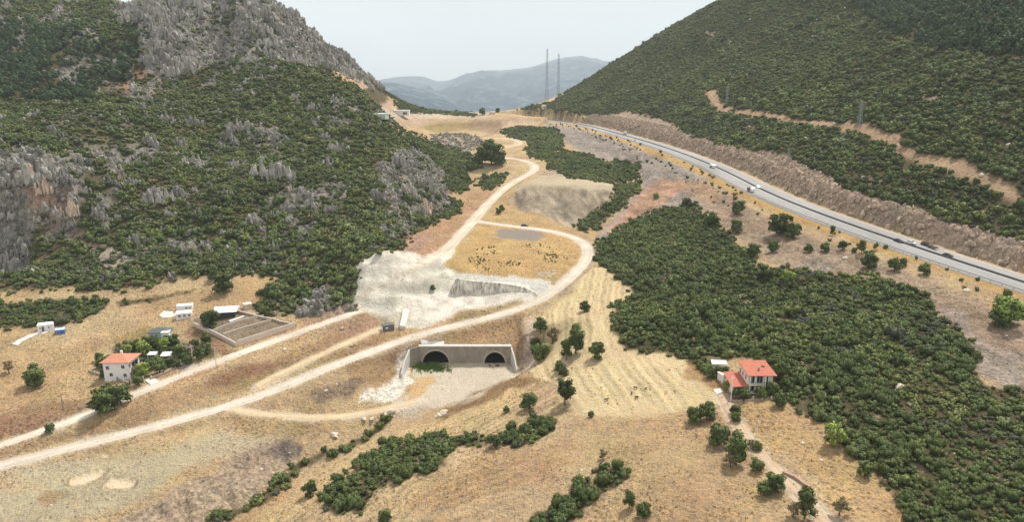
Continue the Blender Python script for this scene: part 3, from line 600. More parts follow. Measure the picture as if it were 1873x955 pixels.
# ------------------------------------------------------------------ foliage
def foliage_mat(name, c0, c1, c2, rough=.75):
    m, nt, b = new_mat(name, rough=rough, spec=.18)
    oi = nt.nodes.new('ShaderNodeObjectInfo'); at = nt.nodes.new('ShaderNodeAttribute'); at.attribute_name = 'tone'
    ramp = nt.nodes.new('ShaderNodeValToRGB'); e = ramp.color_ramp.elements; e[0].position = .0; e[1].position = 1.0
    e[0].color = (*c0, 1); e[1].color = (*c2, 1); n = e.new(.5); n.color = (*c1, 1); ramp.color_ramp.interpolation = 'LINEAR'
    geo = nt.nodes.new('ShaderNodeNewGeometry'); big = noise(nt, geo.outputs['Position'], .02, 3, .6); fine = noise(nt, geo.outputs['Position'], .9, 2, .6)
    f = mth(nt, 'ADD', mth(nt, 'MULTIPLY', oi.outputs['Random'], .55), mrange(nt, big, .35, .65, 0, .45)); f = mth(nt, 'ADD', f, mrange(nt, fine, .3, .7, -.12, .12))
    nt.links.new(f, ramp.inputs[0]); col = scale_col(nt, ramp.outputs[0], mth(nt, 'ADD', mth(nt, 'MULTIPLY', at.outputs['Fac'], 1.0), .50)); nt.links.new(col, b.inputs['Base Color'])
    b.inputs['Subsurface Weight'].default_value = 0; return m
MAQ = foliage_mat('maquis_leaves', *((.066,.092,.031), (.112,.150,.049), (.180,.212,.074))) if 1 else foliage_mat('x', (0.070,0.089,0.030), (0.108,0.140,0.046), (0.173,0.186,0.068))
TREE = foliage_mat('tree_leaves', (0.066,0.088,0.028), (0.098,0.132,0.040), (0.151,0.203,0.062))
LIME = foliage_mat('bright_leaves', (0.162,0.243,0.054), (0.230,0.311,0.068), (0.297,0.351,0.095))
DRYL = foliage_mat('dry_leaves', (0.189,0.149,0.081), (0.257,0.203,0.108), (0.297,0.257,0.135))
PINE = foliage_mat('pine_leaves', (0.061,0.095,0.047), (0.078,0.121,0.057), (0.115,0.162,0.068))
BARK, _, _ = new_mat('bark', (.13,.095,.07), .9)
def ico(sub=2):
    bm = bmesh.new(); bmesh.ops.create_icosphere(bm, subdivisions=sub, radius=1); v = np.array([x.co[:] for x in bm.verts]); f = [[q.index for q in p.verts] for p in bm.faces]; bm.free(); return v, f
ICO1, ICO2, ICO3 = ico(1), ico(2), ico(3)
def foliage_mesh(name, lobes, nleaf, ls, mat, r, up=.15, core=.86):
    """lobes: (x,y,z,rx,rz) ellipsoids; leaf sprays spread over and through their skin, cores toned darker for the shade inside"""
    V = []; F = []; NRM = []; T = []
    for (x, y, z, a, b_) in lobes:
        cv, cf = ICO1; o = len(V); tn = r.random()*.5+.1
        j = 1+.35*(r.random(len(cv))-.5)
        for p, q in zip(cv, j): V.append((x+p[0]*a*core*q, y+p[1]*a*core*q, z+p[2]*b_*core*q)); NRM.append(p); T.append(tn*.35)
        F += [[i+o for i in f] for f in cf]
    w_ = np.array([l[3]*l[4] for l in lobes]); w_ /= w_.sum()
    for k in range(nleaf):
        L = lobes[r.choice(len(lobes), p=w_)]; d = r.normal(size=3); d[2] = d[2]+up*2; d /= np.linalg.norm(d)
        if d[2] < -.55: d[2] *= -.5; d /= np.linalg.norm(d)
        rr = .84+.30*r.random()**1.5; c = np.array([L[0]+d[0]*L[3]*rr, L[1]+d[1]*L[3]*rr, L[2]+d[2]*L[4]*rr])
        n = d+r.normal(size=3)*.65; n /= np.linalg.norm(n); t = np.cross(n, r.normal(size=3)); t /= np.linalg.norm(t); b2 = np.cross(n, t)
        s = ls*(.6+.8*r.random()); o = len(V); tone = r.random()*.6+.4*max(0, d[2])  # upward leaves toned lighter: light on the crown tops put into the colour
        q = [c+t*s*.9, c+b2*s*.55+n*s*.15, c-t*s*.8-n*s*.1, c-b2*s*.6]
        nn = d*.75+n*.35; nn /= np.linalg.norm(nn)
        for p in q: V.append(tuple(p)); NRM.append(nn); T.append(tone)
        F.append([o, o+1, o+2, o+3])
    me = bpy.data.meshes.new(name); me.from_pydata([tuple(map(float, v)) for v in V], [], F); me.update(); me.materials.append(mat)
    me.polygons.foreach_set('use_smooth', np.ones(len(F), bool)); me.normals_split_custom_set_from_vertices([tuple(map(float, n)) for n in NRM])
    a = me.attributes.new('tone', 'FLOAT', 'POINT'); a.data.foreach_set('value', np.array(T, np.float32)); return me
def shrub_lobes(r, n=6, wide=1.0, tall=.8):
    L = [(0, 0, tall*.55, wide*.60, tall*.70)]
    for k in range(n):
        a = 6.28*k/n+r.random()*1.2; d = wide*(.35+.3*r.random()); s = wide*(.30+.22*r.random())
        L.append((d*math.cos(a), d*math.sin(a), tall*(.35+.75*r.random()), s, s*(.9+.5*r.random())*tall/wide*1.1))
    return L
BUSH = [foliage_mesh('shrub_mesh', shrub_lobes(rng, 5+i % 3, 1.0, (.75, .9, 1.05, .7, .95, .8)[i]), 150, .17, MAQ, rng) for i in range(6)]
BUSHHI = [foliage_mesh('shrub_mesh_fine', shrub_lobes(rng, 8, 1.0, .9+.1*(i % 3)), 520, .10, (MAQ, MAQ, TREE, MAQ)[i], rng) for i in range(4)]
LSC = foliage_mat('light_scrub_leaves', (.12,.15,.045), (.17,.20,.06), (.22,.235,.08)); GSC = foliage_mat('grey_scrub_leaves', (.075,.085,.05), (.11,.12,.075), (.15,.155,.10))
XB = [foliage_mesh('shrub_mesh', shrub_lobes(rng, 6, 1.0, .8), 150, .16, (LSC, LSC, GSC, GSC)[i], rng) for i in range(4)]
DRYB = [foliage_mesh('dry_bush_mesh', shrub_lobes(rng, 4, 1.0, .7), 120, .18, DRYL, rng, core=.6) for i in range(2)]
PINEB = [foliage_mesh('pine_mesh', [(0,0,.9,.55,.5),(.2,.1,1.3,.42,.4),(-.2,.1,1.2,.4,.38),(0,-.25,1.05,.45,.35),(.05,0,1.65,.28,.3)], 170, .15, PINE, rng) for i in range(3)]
def scatter(name, pos, rotz, scl, idx, meshes, label):
    coll = bpy.data.collections.new(name+'_kinds')
    for i, me in enumerate(meshes):
        o = bpy.data.objects.new('kind_%02d' % i, me); coll.objects.link(o)
    me = bpy.data.meshes.new(name); n = len(pos); me.vertices.add(n); me.vertices.foreach_set('co', np.asarray(pos, np.float32).ravel())
    a = me.attributes.new('rz', 'FLOAT_VECTOR', 'POINT'); a.data.foreach_set('vector', np.stack([(rng.random(n)-.5)*.3, (rng.random(n)-.5)*.3, rotz], -1).astype(np.float32).ravel())
    a = me.attributes.new('sc', 'FLOAT_VECTOR', 'POINT'); a.data.foreach_set('vector', np.asarray(scl, np.float32).ravel())
    a = me.attributes.new('kd', 'INT', 'POINT'); a.data.foreach_set('value', np.asarray(idx, np.int32))
    o = bpy.data.objects.new(name, me); link(o); o['kind'] = 'stuff'; o['label'] = label
    g = bpy.data.node_groups.new(name, 'GeometryNodeTree'); g.interface.new_socket('Geometry', in_out='INPUT', socket_type='NodeSocketGeometry'); g.interface.new_socket('Geometry', in_out='OUTPUT', socket_type='NodeSocketGeometry')
    nd = g.nodes; gi = nd.new('NodeGroupInput'); go = nd.new('NodeGroupOutput'); ci = nd.new('GeometryNodeCollectionInfo'); ci.inputs['Collection'].default_value = coll; ci.inputs['Separate Children'].default_value = True; ci.inputs['Reset Children'].default_value = True
    ip = nd.new('GeometryNodeInstanceOnPoints'); ip.inputs['Pick Instance'].default_value = True
    def at(nm, ty):
        x = nd.new('GeometryNodeInputNamedAttribute'); x.data_type = ty; x.inputs['Name'].default_value = nm; return x.outputs['Attribute']
    g.links.new(gi.outputs[0], ip.inputs['Points']); g.links.new(ci.outputs[0], ip.inputs['Instance']); g.links.new(at('kd', 'INT'), ip.inputs['Instance Index'])
    er = nd.new('FunctionNodeEulerToRotation'); g.links.new(at('rz', 'FLOAT_VECTOR'), er.inputs[0]); g.links.new(er.outputs[0], ip.inputs['Rotation']); g.links.new(at('sc', 'FLOAT_VECTOR'), ip.inputs['Scale']); g.links.new(ip.outputs[0], go.inputs[0])
    md = o.modifiers.new('scatter', 'NODES'); md.node_group = g; return o
def cand(x0, x1, y0, y1, cell):
    nx = int((x1-x0)/cell); ny = int((y1-y0)/cell); a, b = np.meshgrid(np.arange(nx), np.arange(ny))
    x = x0+(a.ravel()+.15+.7*rng.random(nx*ny))*cell; y = y0+(b.ravel()+.15+.7*rng.random(nx*ny))*cell; z = samp(Z, x, y); px, py, d = proj(x, y, z)
    m = (d > 20) & (px > -520) & (px < 2450) & (py > -260) & (py < 1080); return x[m], y[m], z[m], px[m], py[m], d[m]
def in_poly(P, px, py): return poly_sd(P, px, py) > 0
isl = (GX < 0)*1.0
PINEZ = np.maximum(mask([(-300,40),(0,40),(100,50),(200,80),(250,100),(240,150),(185,155),(170,185),(100,190),(0,180),(-300,180)], 8, 500), mask([(1480,-50),(1873,-300),(2300,-300),(2300,120),(1873,110),(1700,90),(1600,40)], 10, 380))
near_pts = []
def make_scrub(name, box, cell, size, label, sel=None, meshes=None, keep_near=None, seed_d=1.0):
    x, y, z, px, py, d = cand(*box, cell); dn = samp(DENS, x, y); pz = samp(PINEZ, x, y)
    m = (rng.random(len(x)) < dn*seed_d) & (dn > .08)
    if sel is not None: m &= sel(x, y, px, py)
    m &= ~((pz > .5) & (rng.random(len(x)) < .55))
    x, y, z, px, py, d, pz = [q[m] for q in (x, y, z, px, py, d, pz)]
    s = size*(.5+.95*rng.random(len(x))**1.8)*(1+.35*(fbm(x, y, 25, 2, 88)-.5)*2)*(1+.7*(pz > .5))
    n = len(x)
    if keep_near is not None:
        vis = (px > -10) & (px < 1885) & (py > 0) & (py < 975)
        score = np.where(vis, s/d*(1), 0); score = np.where((py > 560) & (d < 330), score, 0); o = np.argsort(-score)[:keep_near]; k = np.zeros(n, bool); k[o] = score[o] > 0
        for i in np.where(k)[0]: near_pts.append((x[i], y[i], z[i], s[i], px[i], py[i]))
        x, y, z, px, py, d, s, pz = [q[~k] for q in (x, y, z, px, py, d, s, pz)]; n = len(x)
    idx = rng.integers(0, 6, n); idx = np.where(rng.random(n) < .045, 6+rng.integers(0, 2, n), idx); idx = np.where(pz > .5, 8+rng.integers(0, 3, n), idx)
    sp1 = fbm(x, y, 20, 3, 141); sp2 = fbm(x, y, 16, 3, 142); idx = np.where((pz < .5) & (rng.random(n) < .07+.7*sstep(.55, .68, sp1)), 11+rng.integers(0, 2, n), idx); idx = np.where((pz < .5) & (rng.random(n) < .02+.35*sstep(.60, .72, sp2)), 13+rng.integers(0, 2, n), idx)
    s = np.where(rng.random(n) < .03, s*1.7, s)
    sc = np.stack([s*(.85+.3*rng.random(n)), s*(.85+.3*rng.random(n)), s*(.75+.4*rng.random(n))], -1)
    print(name, n)
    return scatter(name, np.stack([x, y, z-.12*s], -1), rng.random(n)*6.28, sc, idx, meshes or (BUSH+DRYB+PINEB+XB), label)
DENS0 = DENS
make_scrub('maquis_scrub', (-1000, 60, 290, 1350), 2.55, 2.1, 'dense evergreen scrub over the rocky left hillside', lambda x, y, px, py: (samp(LH, x, y) > .3) & (samp(LH*isl, x, y) > .3))
make_scrub('hillside_scrub', (30, 1100, 200, 1500), 2.55, 2.2, 'dense evergreen scrub over the right hillside above the highway cut', lambda x, y, px, py: (samp(RH, x, y) > .3))
make_scrub('valley_scrub', (-700, 420, 95, 1300), 1.72, 1.45, 'evergreen thickets on the valley floor and below the highway bank', lambda x, y, px, py: (samp(RH, x, y) <= .3) & (samp(LH, x, y) <= .3), keep_near=240)
# ------------------------------------------------------------------ roads
def frames(L):
    T = np.gradient(L[:, :2], axis=0); T /= np.linalg.norm(T, axis=1)[:, None]+1e-9; return np.stack([T[:, 1], -T[:, 0]], -1), T   # right-hand normal
def ribbon(name, L, prof, mat, parent=None, kind='structure', jitter=0, closed=False, smooth=False, midx=None):
    R, T = frames(L); V = []; F = []; n = len(prof)
    jl = (fbm(L[:, 0], L[:, 1], 6, 3, 301)-.5)*2*jitter; jr = (fbm(L[:, 0], L[:, 1], 6, 3, 302)-.5)*2*jitter
    for i in range(len(L)):
        for j, (o, dz) in enumerate(prof):
            oo = o + (jl[i] if o < 0 else jr[i] if o > 0 else 0)*(1 if abs(o) == max(abs(prof[0][0]), abs(prof[-1][0])) else .6)
            V.append((L[i, 0]+R[i, 0]*oo, L[i, 1]+R[i, 1]*oo, L[i, 2]+dz))
    m = n if closed else n-1; mi = []
    for i in range(len(L)-1):
        for j in range(m):
            k = (j+1) % n; F.append([i*n+j, i*n+k, (i+1)*n+k, (i+1)*n+j]); mi.append(0)
    o = mesh_obj(name, V, F, mat, parent, smooth=smooth)
    if kind and parent is None: o['kind'] = kind
    return o
def asphalt_mat():
    m, nt, b = new_mat('worn_asphalt', rough=.85, spec=.25); geo = nt.nodes.new('ShaderNodeNewGeometry'); P = geo.outputs['Position']
    a = noise(nt, P, .05, 4, .6, (1, .25, 1)); c = noise(nt, P, .9, 4, .7)
    f = mth(nt, 'ADD', mrange(nt, a, .3, .7, .80, 1.16), mrange(nt, c, .3, .7, -.08, .08)); rgb = nt.nodes.new('ShaderNodeRGB'); rgb.outputs[0].default_value = (.305, .295, .287, 1)
    nt.links.new(scale_col(nt, rgb.outputs[0], f), b.inputs['Base Color']); return m
def dirt_mat(name, c, s=1.0):
    m, nt, b = new_mat(name, rough=.95, spec=.1); geo = nt.nodes.new('ShaderNodeNewGeometry'); P = geo.outputs['Position']
    a = noise(nt, P, .08, 4, .65); d = noise(nt, P, 1.3, 5, .75); f = mth(nt, 'ADD', mrange(nt, a, .3, .7, .80, 1.16), mrange(nt, d, .3, .7, -.16, .16))
    at = nt.nodes.new('ShaderNodeAttribute'); at.attribute_name = 'track'; f = mth(nt, 'MULTIPLY', f, mth(nt, 'ADD', mth(nt, 'MULTIPLY', at.outputs['Fac'], -.20), 1.06))
    rgb = nt.nodes.new('ShaderNodeRGB'); rgb.outputs[0].default_value = (*c, 1); nt.links.new(scale_col(nt, rgb.outputs[0], f), b.inputs['Base Color'])
    bu = nt.nodes.new('ShaderNodeBump'); bu.inputs['Distance'].default_value = .15; nt.links.new(d, bu.inputs['Height']); nt.links.new(bu.outputs[0], b.inputs['Normal']); return m
def plain_mat(name, c, rough=.8, var=.12, scale=1.0, spec=.3, sc=None, metal=0):
    m, nt, b = new_mat(name, c, rough, spec, metal); tc = nt.nodes.new('ShaderNodeNewGeometry')
    a = noise(nt, tc.outputs['Position'], scale, 5, .65, sc); rgb = nt.nodes.new('ShaderNodeRGB'); rgb.outputs[0].default_value = (*c, 1)
    nt.links.new(scale_col(nt, rgb.outputs[0], mrange(nt, a, .3, .7, 1-var, 1+var)), b.inputs['Base Color']); return m
ASPH = asphalt_mat(); WPAINT = plain_mat('road_paint', (.52, .51, .49), .6, .2, .6); SHOULDER = dirt_mat('gravel_shoulder', tuple(lin(182,166,148)))
hw_i = HWd[::2]
highway = ribbon('highway', hw_i, [(-12.6, -.55), (-11.6, -.04), (-10.9, 0), (-.9, .16), (.9, .16), (10.9, 0), (11.6, -.04), (12.6, -.55)], ASPH)
ribbon('gravel_edge', hw_i, [(9.6, .05), (12.4, -.02)], SHOULDER, highway, jitter=.3)
for o, w_ in ((-10.2, .16), (-1.35, .2), (1.35, .16), (9.2, .16)):
    zz = .16*(1-(abs(o)-.9)/10.0)+.02
    ribbon('edge_line', hw_i, [(o-w_, zz), (o+w_, zz)], WPAINT, highway)
dash = []
R_, T_ = frames(HWd); V = []; F = []
for o in (-5.8, 5.8):
    for i in range(4, len(HWd)-6, 3):
        a, b = HWd[i], HWd[i+1]; zz = .16*(1-(abs(o)-.9)/10.0)+.02; r = R_[i]
        k = len(V); V += [(a[0]+r[0]*(o-.1), a[1]+r[1]*(o-.1), a[2]+zz), (a[0]+r[0]*(o+.1), a[1]+r[1]*(o+.1), a[2]+zz), (b[0]+r[0]*(o+.1), b[1]+r[1]*(o+.1), b[2]+zz), (b[0]+r[0]*(o-.1), b[1]+r[1]*(o-.1), b[2]+zz)]; F.append([k, k+1, k+2, k+3])
lm = mesh_obj('lane_marking', V, F, WPAINT, highway); lm['kind'] = 'stuff'
GALV = plain_mat('galvanised_steel', (.30, .29, .28), .5, .1, .5, metal=.3); DARKC = plain_mat('dark_concrete', (.12, .115, .11), .85, .2, .4)
def barrier(name, off, label, dark):
    e = empty(name, tuple(HWd[0]), 0, label, 'crash barrier', 'crash barriers along the highway'); L = HWd[::2].copy()
    base = .16 if abs(off) < 1 else 0.0
    mat = DARKC if dark else GALV
    if dark: off_ = off; pr = [(off-.24, base-.05), (off-.28, base+.1), (off-.1, base+.35), (off-.08, base+.8), (off+.08, base+.8), (off+.1, base+.35), (off+.28, base+.1), (off+.28, base-.05)]
    else: pr = [(off-.06, base+.5), (off-.1, base+.6), (off-.04, base+.66), (off-.1, base+.74), (off-.06, base+.82), (off+.02, base+.82), (off+.02, base+.5)]
    o = ribbon('barrier_wall' if dark else 'rail', L, pr, mat, None, None, closed=True); o.parent = e; o.location = tuple(-x for x in HWd[0])
    if not dark:
        V = []; F = []; R, T = frames(HWd)
        for i in range(0, len(HWd), 1):
            c = HWd[i, :2]+R[i]*(off+.08); b = [(-.06, -.06), (.06, -.06), (.06, .06), (-.06, .06)]; k = len(V)
            for z in (-.4, .8): V += [(c[0]+p[0]-HWd[0, 0], c[1]+p[1]-HWd[0, 1], HWd[i, 2]+base+z-HWd[0, 2]) for p in b]
            F += [[k+q, k+(q+1) % 4, k+4+(q+1) % 4, k+4+q] for q in range(4)]+[[k+4, k+5, k+6, k+7]]
        p = mesh_obj('post', V, F, mat, e); p['kind'] = 'stuff'
barrier('median_barrier', 0.0, 'dark concrete barrier running between the two carriageways of the highway', True)
barrier('guard_rail', -11.8, 'grey steel guard rail along the valley edge of the highway', False)
# dirt roads lie as worn sheets just proud of the ground
RMAT = {'haul_road': dirt_mat('haul_road_dirt', tuple(lin(214,202,186))), 'quarry_track': dirt_mat('quarry_track_dirt', tuple(lin(214,201,182))), 'village_road': dirt_mat('village_road_dirt', tuple(lin(218,205,188))),
        'middle_track': dirt_mat('middle_track_dirt', tuple(lin(208,186,152))), 'house_drive': dirt_mat('house_drive_dirt', tuple(lin(196,172,146))), 'gully_track': dirt_mat('gully_track_dirt', tuple(lin(210,188,156))), 'far_track': dirt_mat('far_track_dirt', tuple(lin(206,188,164)))}
for nm, (L, hw) in ROADS.items():
    R, T = frames(L); xs = np.linspace(-hw, hw, 9); V = []; tk = []
    jl = (fbm(L[:, 0], L[:, 1], 7, 3, 311)-.5)*1.3; jr = (fbm(L[:, 0], L[:, 1], 7, 3, 312)-.5)*1.3
    for i in range(len(L)):
        for j, s in enumerate(xs):
            k = s/hw; oo = s + (jl[i] if k < 0 else jr[i])*abs(k); x, y = L[i, :2]+R[i]*oo; g = float(samp(Z, x, y))
            z = g + (.13 if abs(k) < .95 else -.25); V.append((x, y, z)); tk.append(1.0 if .35 < abs(k) < .6 else (-.4 if abs(k) > .8 else .2))
    n = 9; F = [[i*n+j, i*n+j+1, (i+1)*n+j+1, (i+1)*n+j] for i in range(len(L)-1) for j in range(n-1)]
    o = mesh_obj(nm, V, F, RMAT[nm], smooth=True); o['kind'] = 'structure'
    a = o.data.attributes.new('track', 'FLOAT', 'POINT'); a.data.foreach_set('value', np.array(tk, np.float32))
# ------------------------------------------------------------------ limestone
def karst_mat():
    m, nt, b = new_mat('karst_limestone', rough=.92, spec=.15); geo = nt.nodes.new('ShaderNodeNewGeometry'); P = geo.outputs['Position']; oi = nt.nodes.new('ShaderNodeObjectInfo')
    k1 = noise(nt, P, .7, 5, .7, (1, 1, .25)); k2 = noise(nt, P, 2.4, 4, .7, (1, 1, .3)); f = mth(nt, 'ADD', mrange(nt, k1, .35, .65, .50, 1.22), mrange(nt, k2, .3, .7, -.24, .24)); f = mth(nt, 'ADD', f, mrange(nt, noise(nt, P, .09, 3, .6, (1, 1, .6)), .38, .62, -.16, .16))  # limestone streaks, with the shade of crevices painted into the dark ones
    ramp = nt.nodes.new('ShaderNodeValToRGB'); e = ramp.color_ramp.elements; e[0].color = (*lin(148,144,138), 1); e[1].color = (*lin(190,185,176), 1); nt.links.new(oi.outputs['Random'], ramp.inputs[0])
    nt.links.new(scale_col(nt, ramp.outputs[0], f), b.inputs['Base Color'])
    bu = nt.nodes.new('ShaderNodeBump'); bu.inputs['Distance'].default_value = .4; nt.links.new(mth(nt, 'ADD', k1, k2), bu.inputs['Height']); nt.links.new(bu.outputs[0], b.inputs['Normal']); return m
KM = karst_mat(); KPINK = plain_mat('rusty_limestone', tuple(lin(212,190,170)), .92, .35, .8, .15, (1, 1, .35)); STONE = plain_mat('pale_boulder', tuple(lin(222,208,190)), .9, .18, 1.2, .15); BRSTONE = plain_mat('brown_boulder', tuple(lin(176,150,130)), .9, .25, 1.2, .15)
def hull_pts(P):
    bm = bmesh.new()
    for p in P: bm.verts.new(p)
    bmesh.ops.convex_hull(bm, input=bm.verts); bmesh.ops.delete(bm, geom=[v for v in bm.verts if not v.link_faces], context='VERTS')
    bm.verts.index_update(); V = [tuple(v.co) for v in bm.verts]; F = [[v.index for v in f.verts] for f in bm.faces]; bm.free(); return V, F
def outcrop_mesh(name, r, n, wide, tall, mat, npt=18, fat=1.0, tap=.45):
    """a heap of angular upright blocks, taller in the middle, split by gaps"""
    V = []; F = []
    for s in range(n):
        cx = (r.random()-.5)*wide; cy = (r.random()-.5)*wide*.5; h = tall*(.35+.65*r.random())*(1-.55*(2*cx/wide)**2); a0 = fat*(.6+.9*r.random()**1.5); b0 = a0*(.5+.5*r.random()); lean = (r.random(2)-.5)*.3; rot = r.random()*1.2-.6
        P = []
        for k in range(npt):
            t = r.random()**.8; w_ = (1-tap*t**2.6)*(.55+.45*r.random()); a = 6.283*r.random(); x_ = a0*w_*math.cos(a); y_ = b0*w_*math.sin(a)
            P.append((cx+x_*math.cos(rot)-y_*math.sin(rot)+lean[0]*h*t, cy+x_*math.sin(rot)+y_*math.cos(rot)+lean[1]*h*t, -1.0+(h+1.0)*t))
        v, f = hull_pts(P); o = len(V); V += v; F += [[i+o for i in q] for q in f]
    me = bpy.data.meshes.new(name); me.from_pydata(V, [], F); me.update(); me.materials.append(mat); return me
def boulder_mesh(name, r, mat):
    v, f = ICO2; d = np.array([np.sum([math.sin(3*(v[i]@r_)+p)*.12 for r_, p in zip(DIRS, PHS)]) for i in range(len(v))]); s = np.array([1, .75+.3*r.random(), .6+.25*r.random()])
    me = bpy.data.meshes.new(name); me.from_pydata([tuple(map(float, (v[i]*(1+d[i])*(1+.1*r.random()))*s)) for i in range(len(v))], [], f); me.update(); me.materials.append(mat); return me
DIRS = rng.normal(size=(4, 3)); PHS = rng.random(4)*6
SPIRE = [outcrop_mesh('pinnacle_mesh', rng, 5+i % 3, 3.6, 2.2+.45*i, KM) for i in range(6)]
OUT = [outcrop_mesh('outcrop_mesh', rng, 16+3*i, 9.5, 6.2, KM, 20, 1.25) for i in range(5)]
CRG = [outcrop_mesh('crag_mesh', rng, 17+2*i, 10.0, 8.0, KM, 18, 1.65, .5) for i in range(5)]
OUTP = [outcrop_mesh('rusty_outcrop_mesh', rng, 20, 7.0, 7.5, KPINK, 22) for i in range(2)]
BLD = [boulder_mesh('boulder_mesh', rng, STONE) for i in range(4)]; BLDB = [boulder_mesh('brown_boulder_mesh', rng, BRSTONE) for i in range(3)]
x, y, z, px, py, d = cand(-1000, 60, 290, 1350, 8.0); tk_ = np.maximum(samp(TR_, x, y), samp(mask(CLIFFL, 6, 330), x, y)*.8); m = rng.random(len(x)) < tk_*.6*(fbm(x, y, 26, 3, 133) > .40); x, y, z = x[m], y[m], z[m]; n = len(x); s = .9+1.2*rng.random(n)**1.5; print('crags', n)
scatter('limestone_crags', np.stack([x, y, z-2.6*s], -1), rng.random(n)*.8-.4, np.stack([s, s, s*1.12], -1), rng.integers(0, 5, n), CRG, 'big grey limestone ribs of the rocky summit and cliff')
# uncountable small pinnacles
x, y, z, px, py, d = cand(-1000, 60, 290, 1350, 2.6); rk = samp(ROCKF, x, y); fn = samp(LH, x, y)
m = (rng.random(len(x)) < np.clip(rk*.5, 0, .5)+.10*fn*(samp(PINEZ, x, y) < .3)*(fbm(x, y, 30, 3, 93) > .40)); x, y, z, rk = x[m], y[m], z[m], rk[m]; n = len(x); s = (.65+.95*rng.random(n)**1.5)*(.8+.25*rk); print('pinnacles', n)
scatter('limestone_pinnacles', np.stack([x, y, z-.3], -1), rng.random(n)*.9-.45, np.stack([s*(.8+.5*rng.random(n)), s, s*(.7+.6*rng.random(n))], -1), rng.integers(0, 6, n), SPIRE, 'grey limestone pinnacles standing out of the scrub')
x, y, z, px, py, d = cand(30, 1100, 200, 1500, 7.0); fn = samp(RH, x, y); m = (rng.random(len(x)) < .05*fn*(fbm(x, y, 40, 3, 94) > .5)); x, y, z = x[m], y[m], z[m]; n = len(x); s = .6+.7*rng.random(n)
scatter('hillside_rocks', np.stack([x, y, z+.3*s], -1), rng.random(n)*6, np.stack([s*1.5, s*1.3, s*1.1], -1), rng.integers(0, 4, n), BLD, 'pale rocks showing between the bushes of the right hillside')
x, y, z, px, py, d = cand(40, 330, 230, 1000, 2.4); q = near_line(HWd[::3], x, y); sg = q[0]*q[1]; m = (sg > 15) & (sg < 32) & (samp(rv, x, y) > .5) & (rng.random(len(x)) < .8); x, y, z = x[m], y[m], z[m]; n = len(x); s = .6+1.1*rng.random(n)**1.6
CUTM = plain_mat('cut_rock', tuple(lin(184,164,146)), .92, .35, .9, .15); CUTB = [outcrop_mesh('cut_rock_mesh', rng, 4, 2.6, 1.8, CUTM) for i in range(4)]
scatter('cut_face_rocks', np.stack([x, y, z-.3], -1), rng.random(n)*6, np.stack([s*1.2, s*1.2, s*1.1], -1), rng.integers(0, 4, n), CUTB, 'broken brown rock of the cut face above the highway')
# loose stones on scree, banks and the portal yard
x, y, z, px, py, d = cand(-330, 330, 120, 700, 2.2); sw = samp(SC, x, y); m = (rng.random(len(x)) < .30*np.clip(sw, 0, 1)) | (rng.random(len(x)) < .004); x, y, z = x[m], y[m], z[m]; n = len(x); s = .14+.36*rng.random(n)**3; print('stones', n)
scatter('loose_stones', np.stack([x, y, z+.1*s], -1), rng.random(n)*6, np.stack([s, s, s*.8], -1), np.where(rng.random(n) < .35, rng.integers(0, 4, n), 4+rng.integers(0, 3, n)), BLD+BLDB, 'loose stones and rubble on the cut slopes and banks')
# outcrops one can pick out
OL = [(352,222,1.0,0),(440,232,1.2,0),(275,258,.9,0),(480,318,1.25,0),(515,320,1.3,0),(150,292,1.0,0),(208,300,.8,0),(282,362,1.2,0),(305,358,1.0,0),(330,352,1.05,0),(252,440,1.25,0),(412,352,.9,0),(462,402,.9,0),(365,390,.8,0),(128,385,1.1,1),(118,330,1.1,0),(150,345,.8,0),(182,392,.9,0),(200,330,.9,0),
 (60,325,1.2,1),(20,330,1.3,0),(85,345,1.2,1),(45,455,1.2,0),(15,480,1.2,0),(420,250,.9,0),(575,195,.9,0),(620,270,1.0,0),(540,180,.8,0),(600,300,.8,0),(730,300,1.1,0),(765,330,1.1,0),(790,345,1.1,0),(745,355,1.1,0),(720,330,.9,0),(690,360,.9,0),(780,385,.9,1),(555,572,.7,0),(572,565,.8,0),(590,570,.8,1),(602,560,.9,0),(620,566,.8,1),(500,390,.8,0),(330,262,.8,0),(305,215,.8,0),(640,420,.9,0),(560,430,.8,0),(610,380,.9,0),(375,450,.8,0),(500,450,.7,0),(100,240,.8,0),(240,330,.9,0),(430,300,.8,0)]
GRPO = 'limestone outcrops on the left hillside'
SPEC = {3: 'broad grey outcrop with two heads in the middle of the left hillside', 10: 'tall pointed grey rock low on the left hillside above the scrub strip', 14: 'rusty pink rock pillar at the right end of the big left cliff', 21: 'rusty pink buttress in the middle of the big left cliff',
        19: 'grey buttress at the top of the big cliff on the left edge', 0: 'grey rock crest high on the upper left hillside', 38: 'rusty rock in the small crag beside the village road'}
for i, (px_, py_, s, kd) in enumerate(OL):
    p = hit1(px_, py_+6); me = (OUTP[i % 2] if kd else OUT[i % 5]); o = bpy.data.objects.new('limestone_outcrop', me); link(o); o.location = (p.x, p.y, p.z-.5); sz = s*(1.1 if p.y < 420 else 1.45)*(.5 if 540 < px_ < 640 and py_ > 540 else 1); o.scale = (sz, sz, sz*1.15); o.rotation_euler = (0, 0, rng.random()*.8-.4)
    zone = 'in the scrub of the left hillside'
    if px_ < 150 and py_ > 300: zone = 'on the big cliff at the left edge'
    elif px_ > 680: zone = 'on the spur cliff above the dirt track'
    elif py_ > 540: zone = 'in the small crag beside the village road'
    tag(o, SPEC.get(i, ('rusty' if kd else 'grey')+' jagged limestone outcrop '+zone), 'rock outcrop', GRPO)
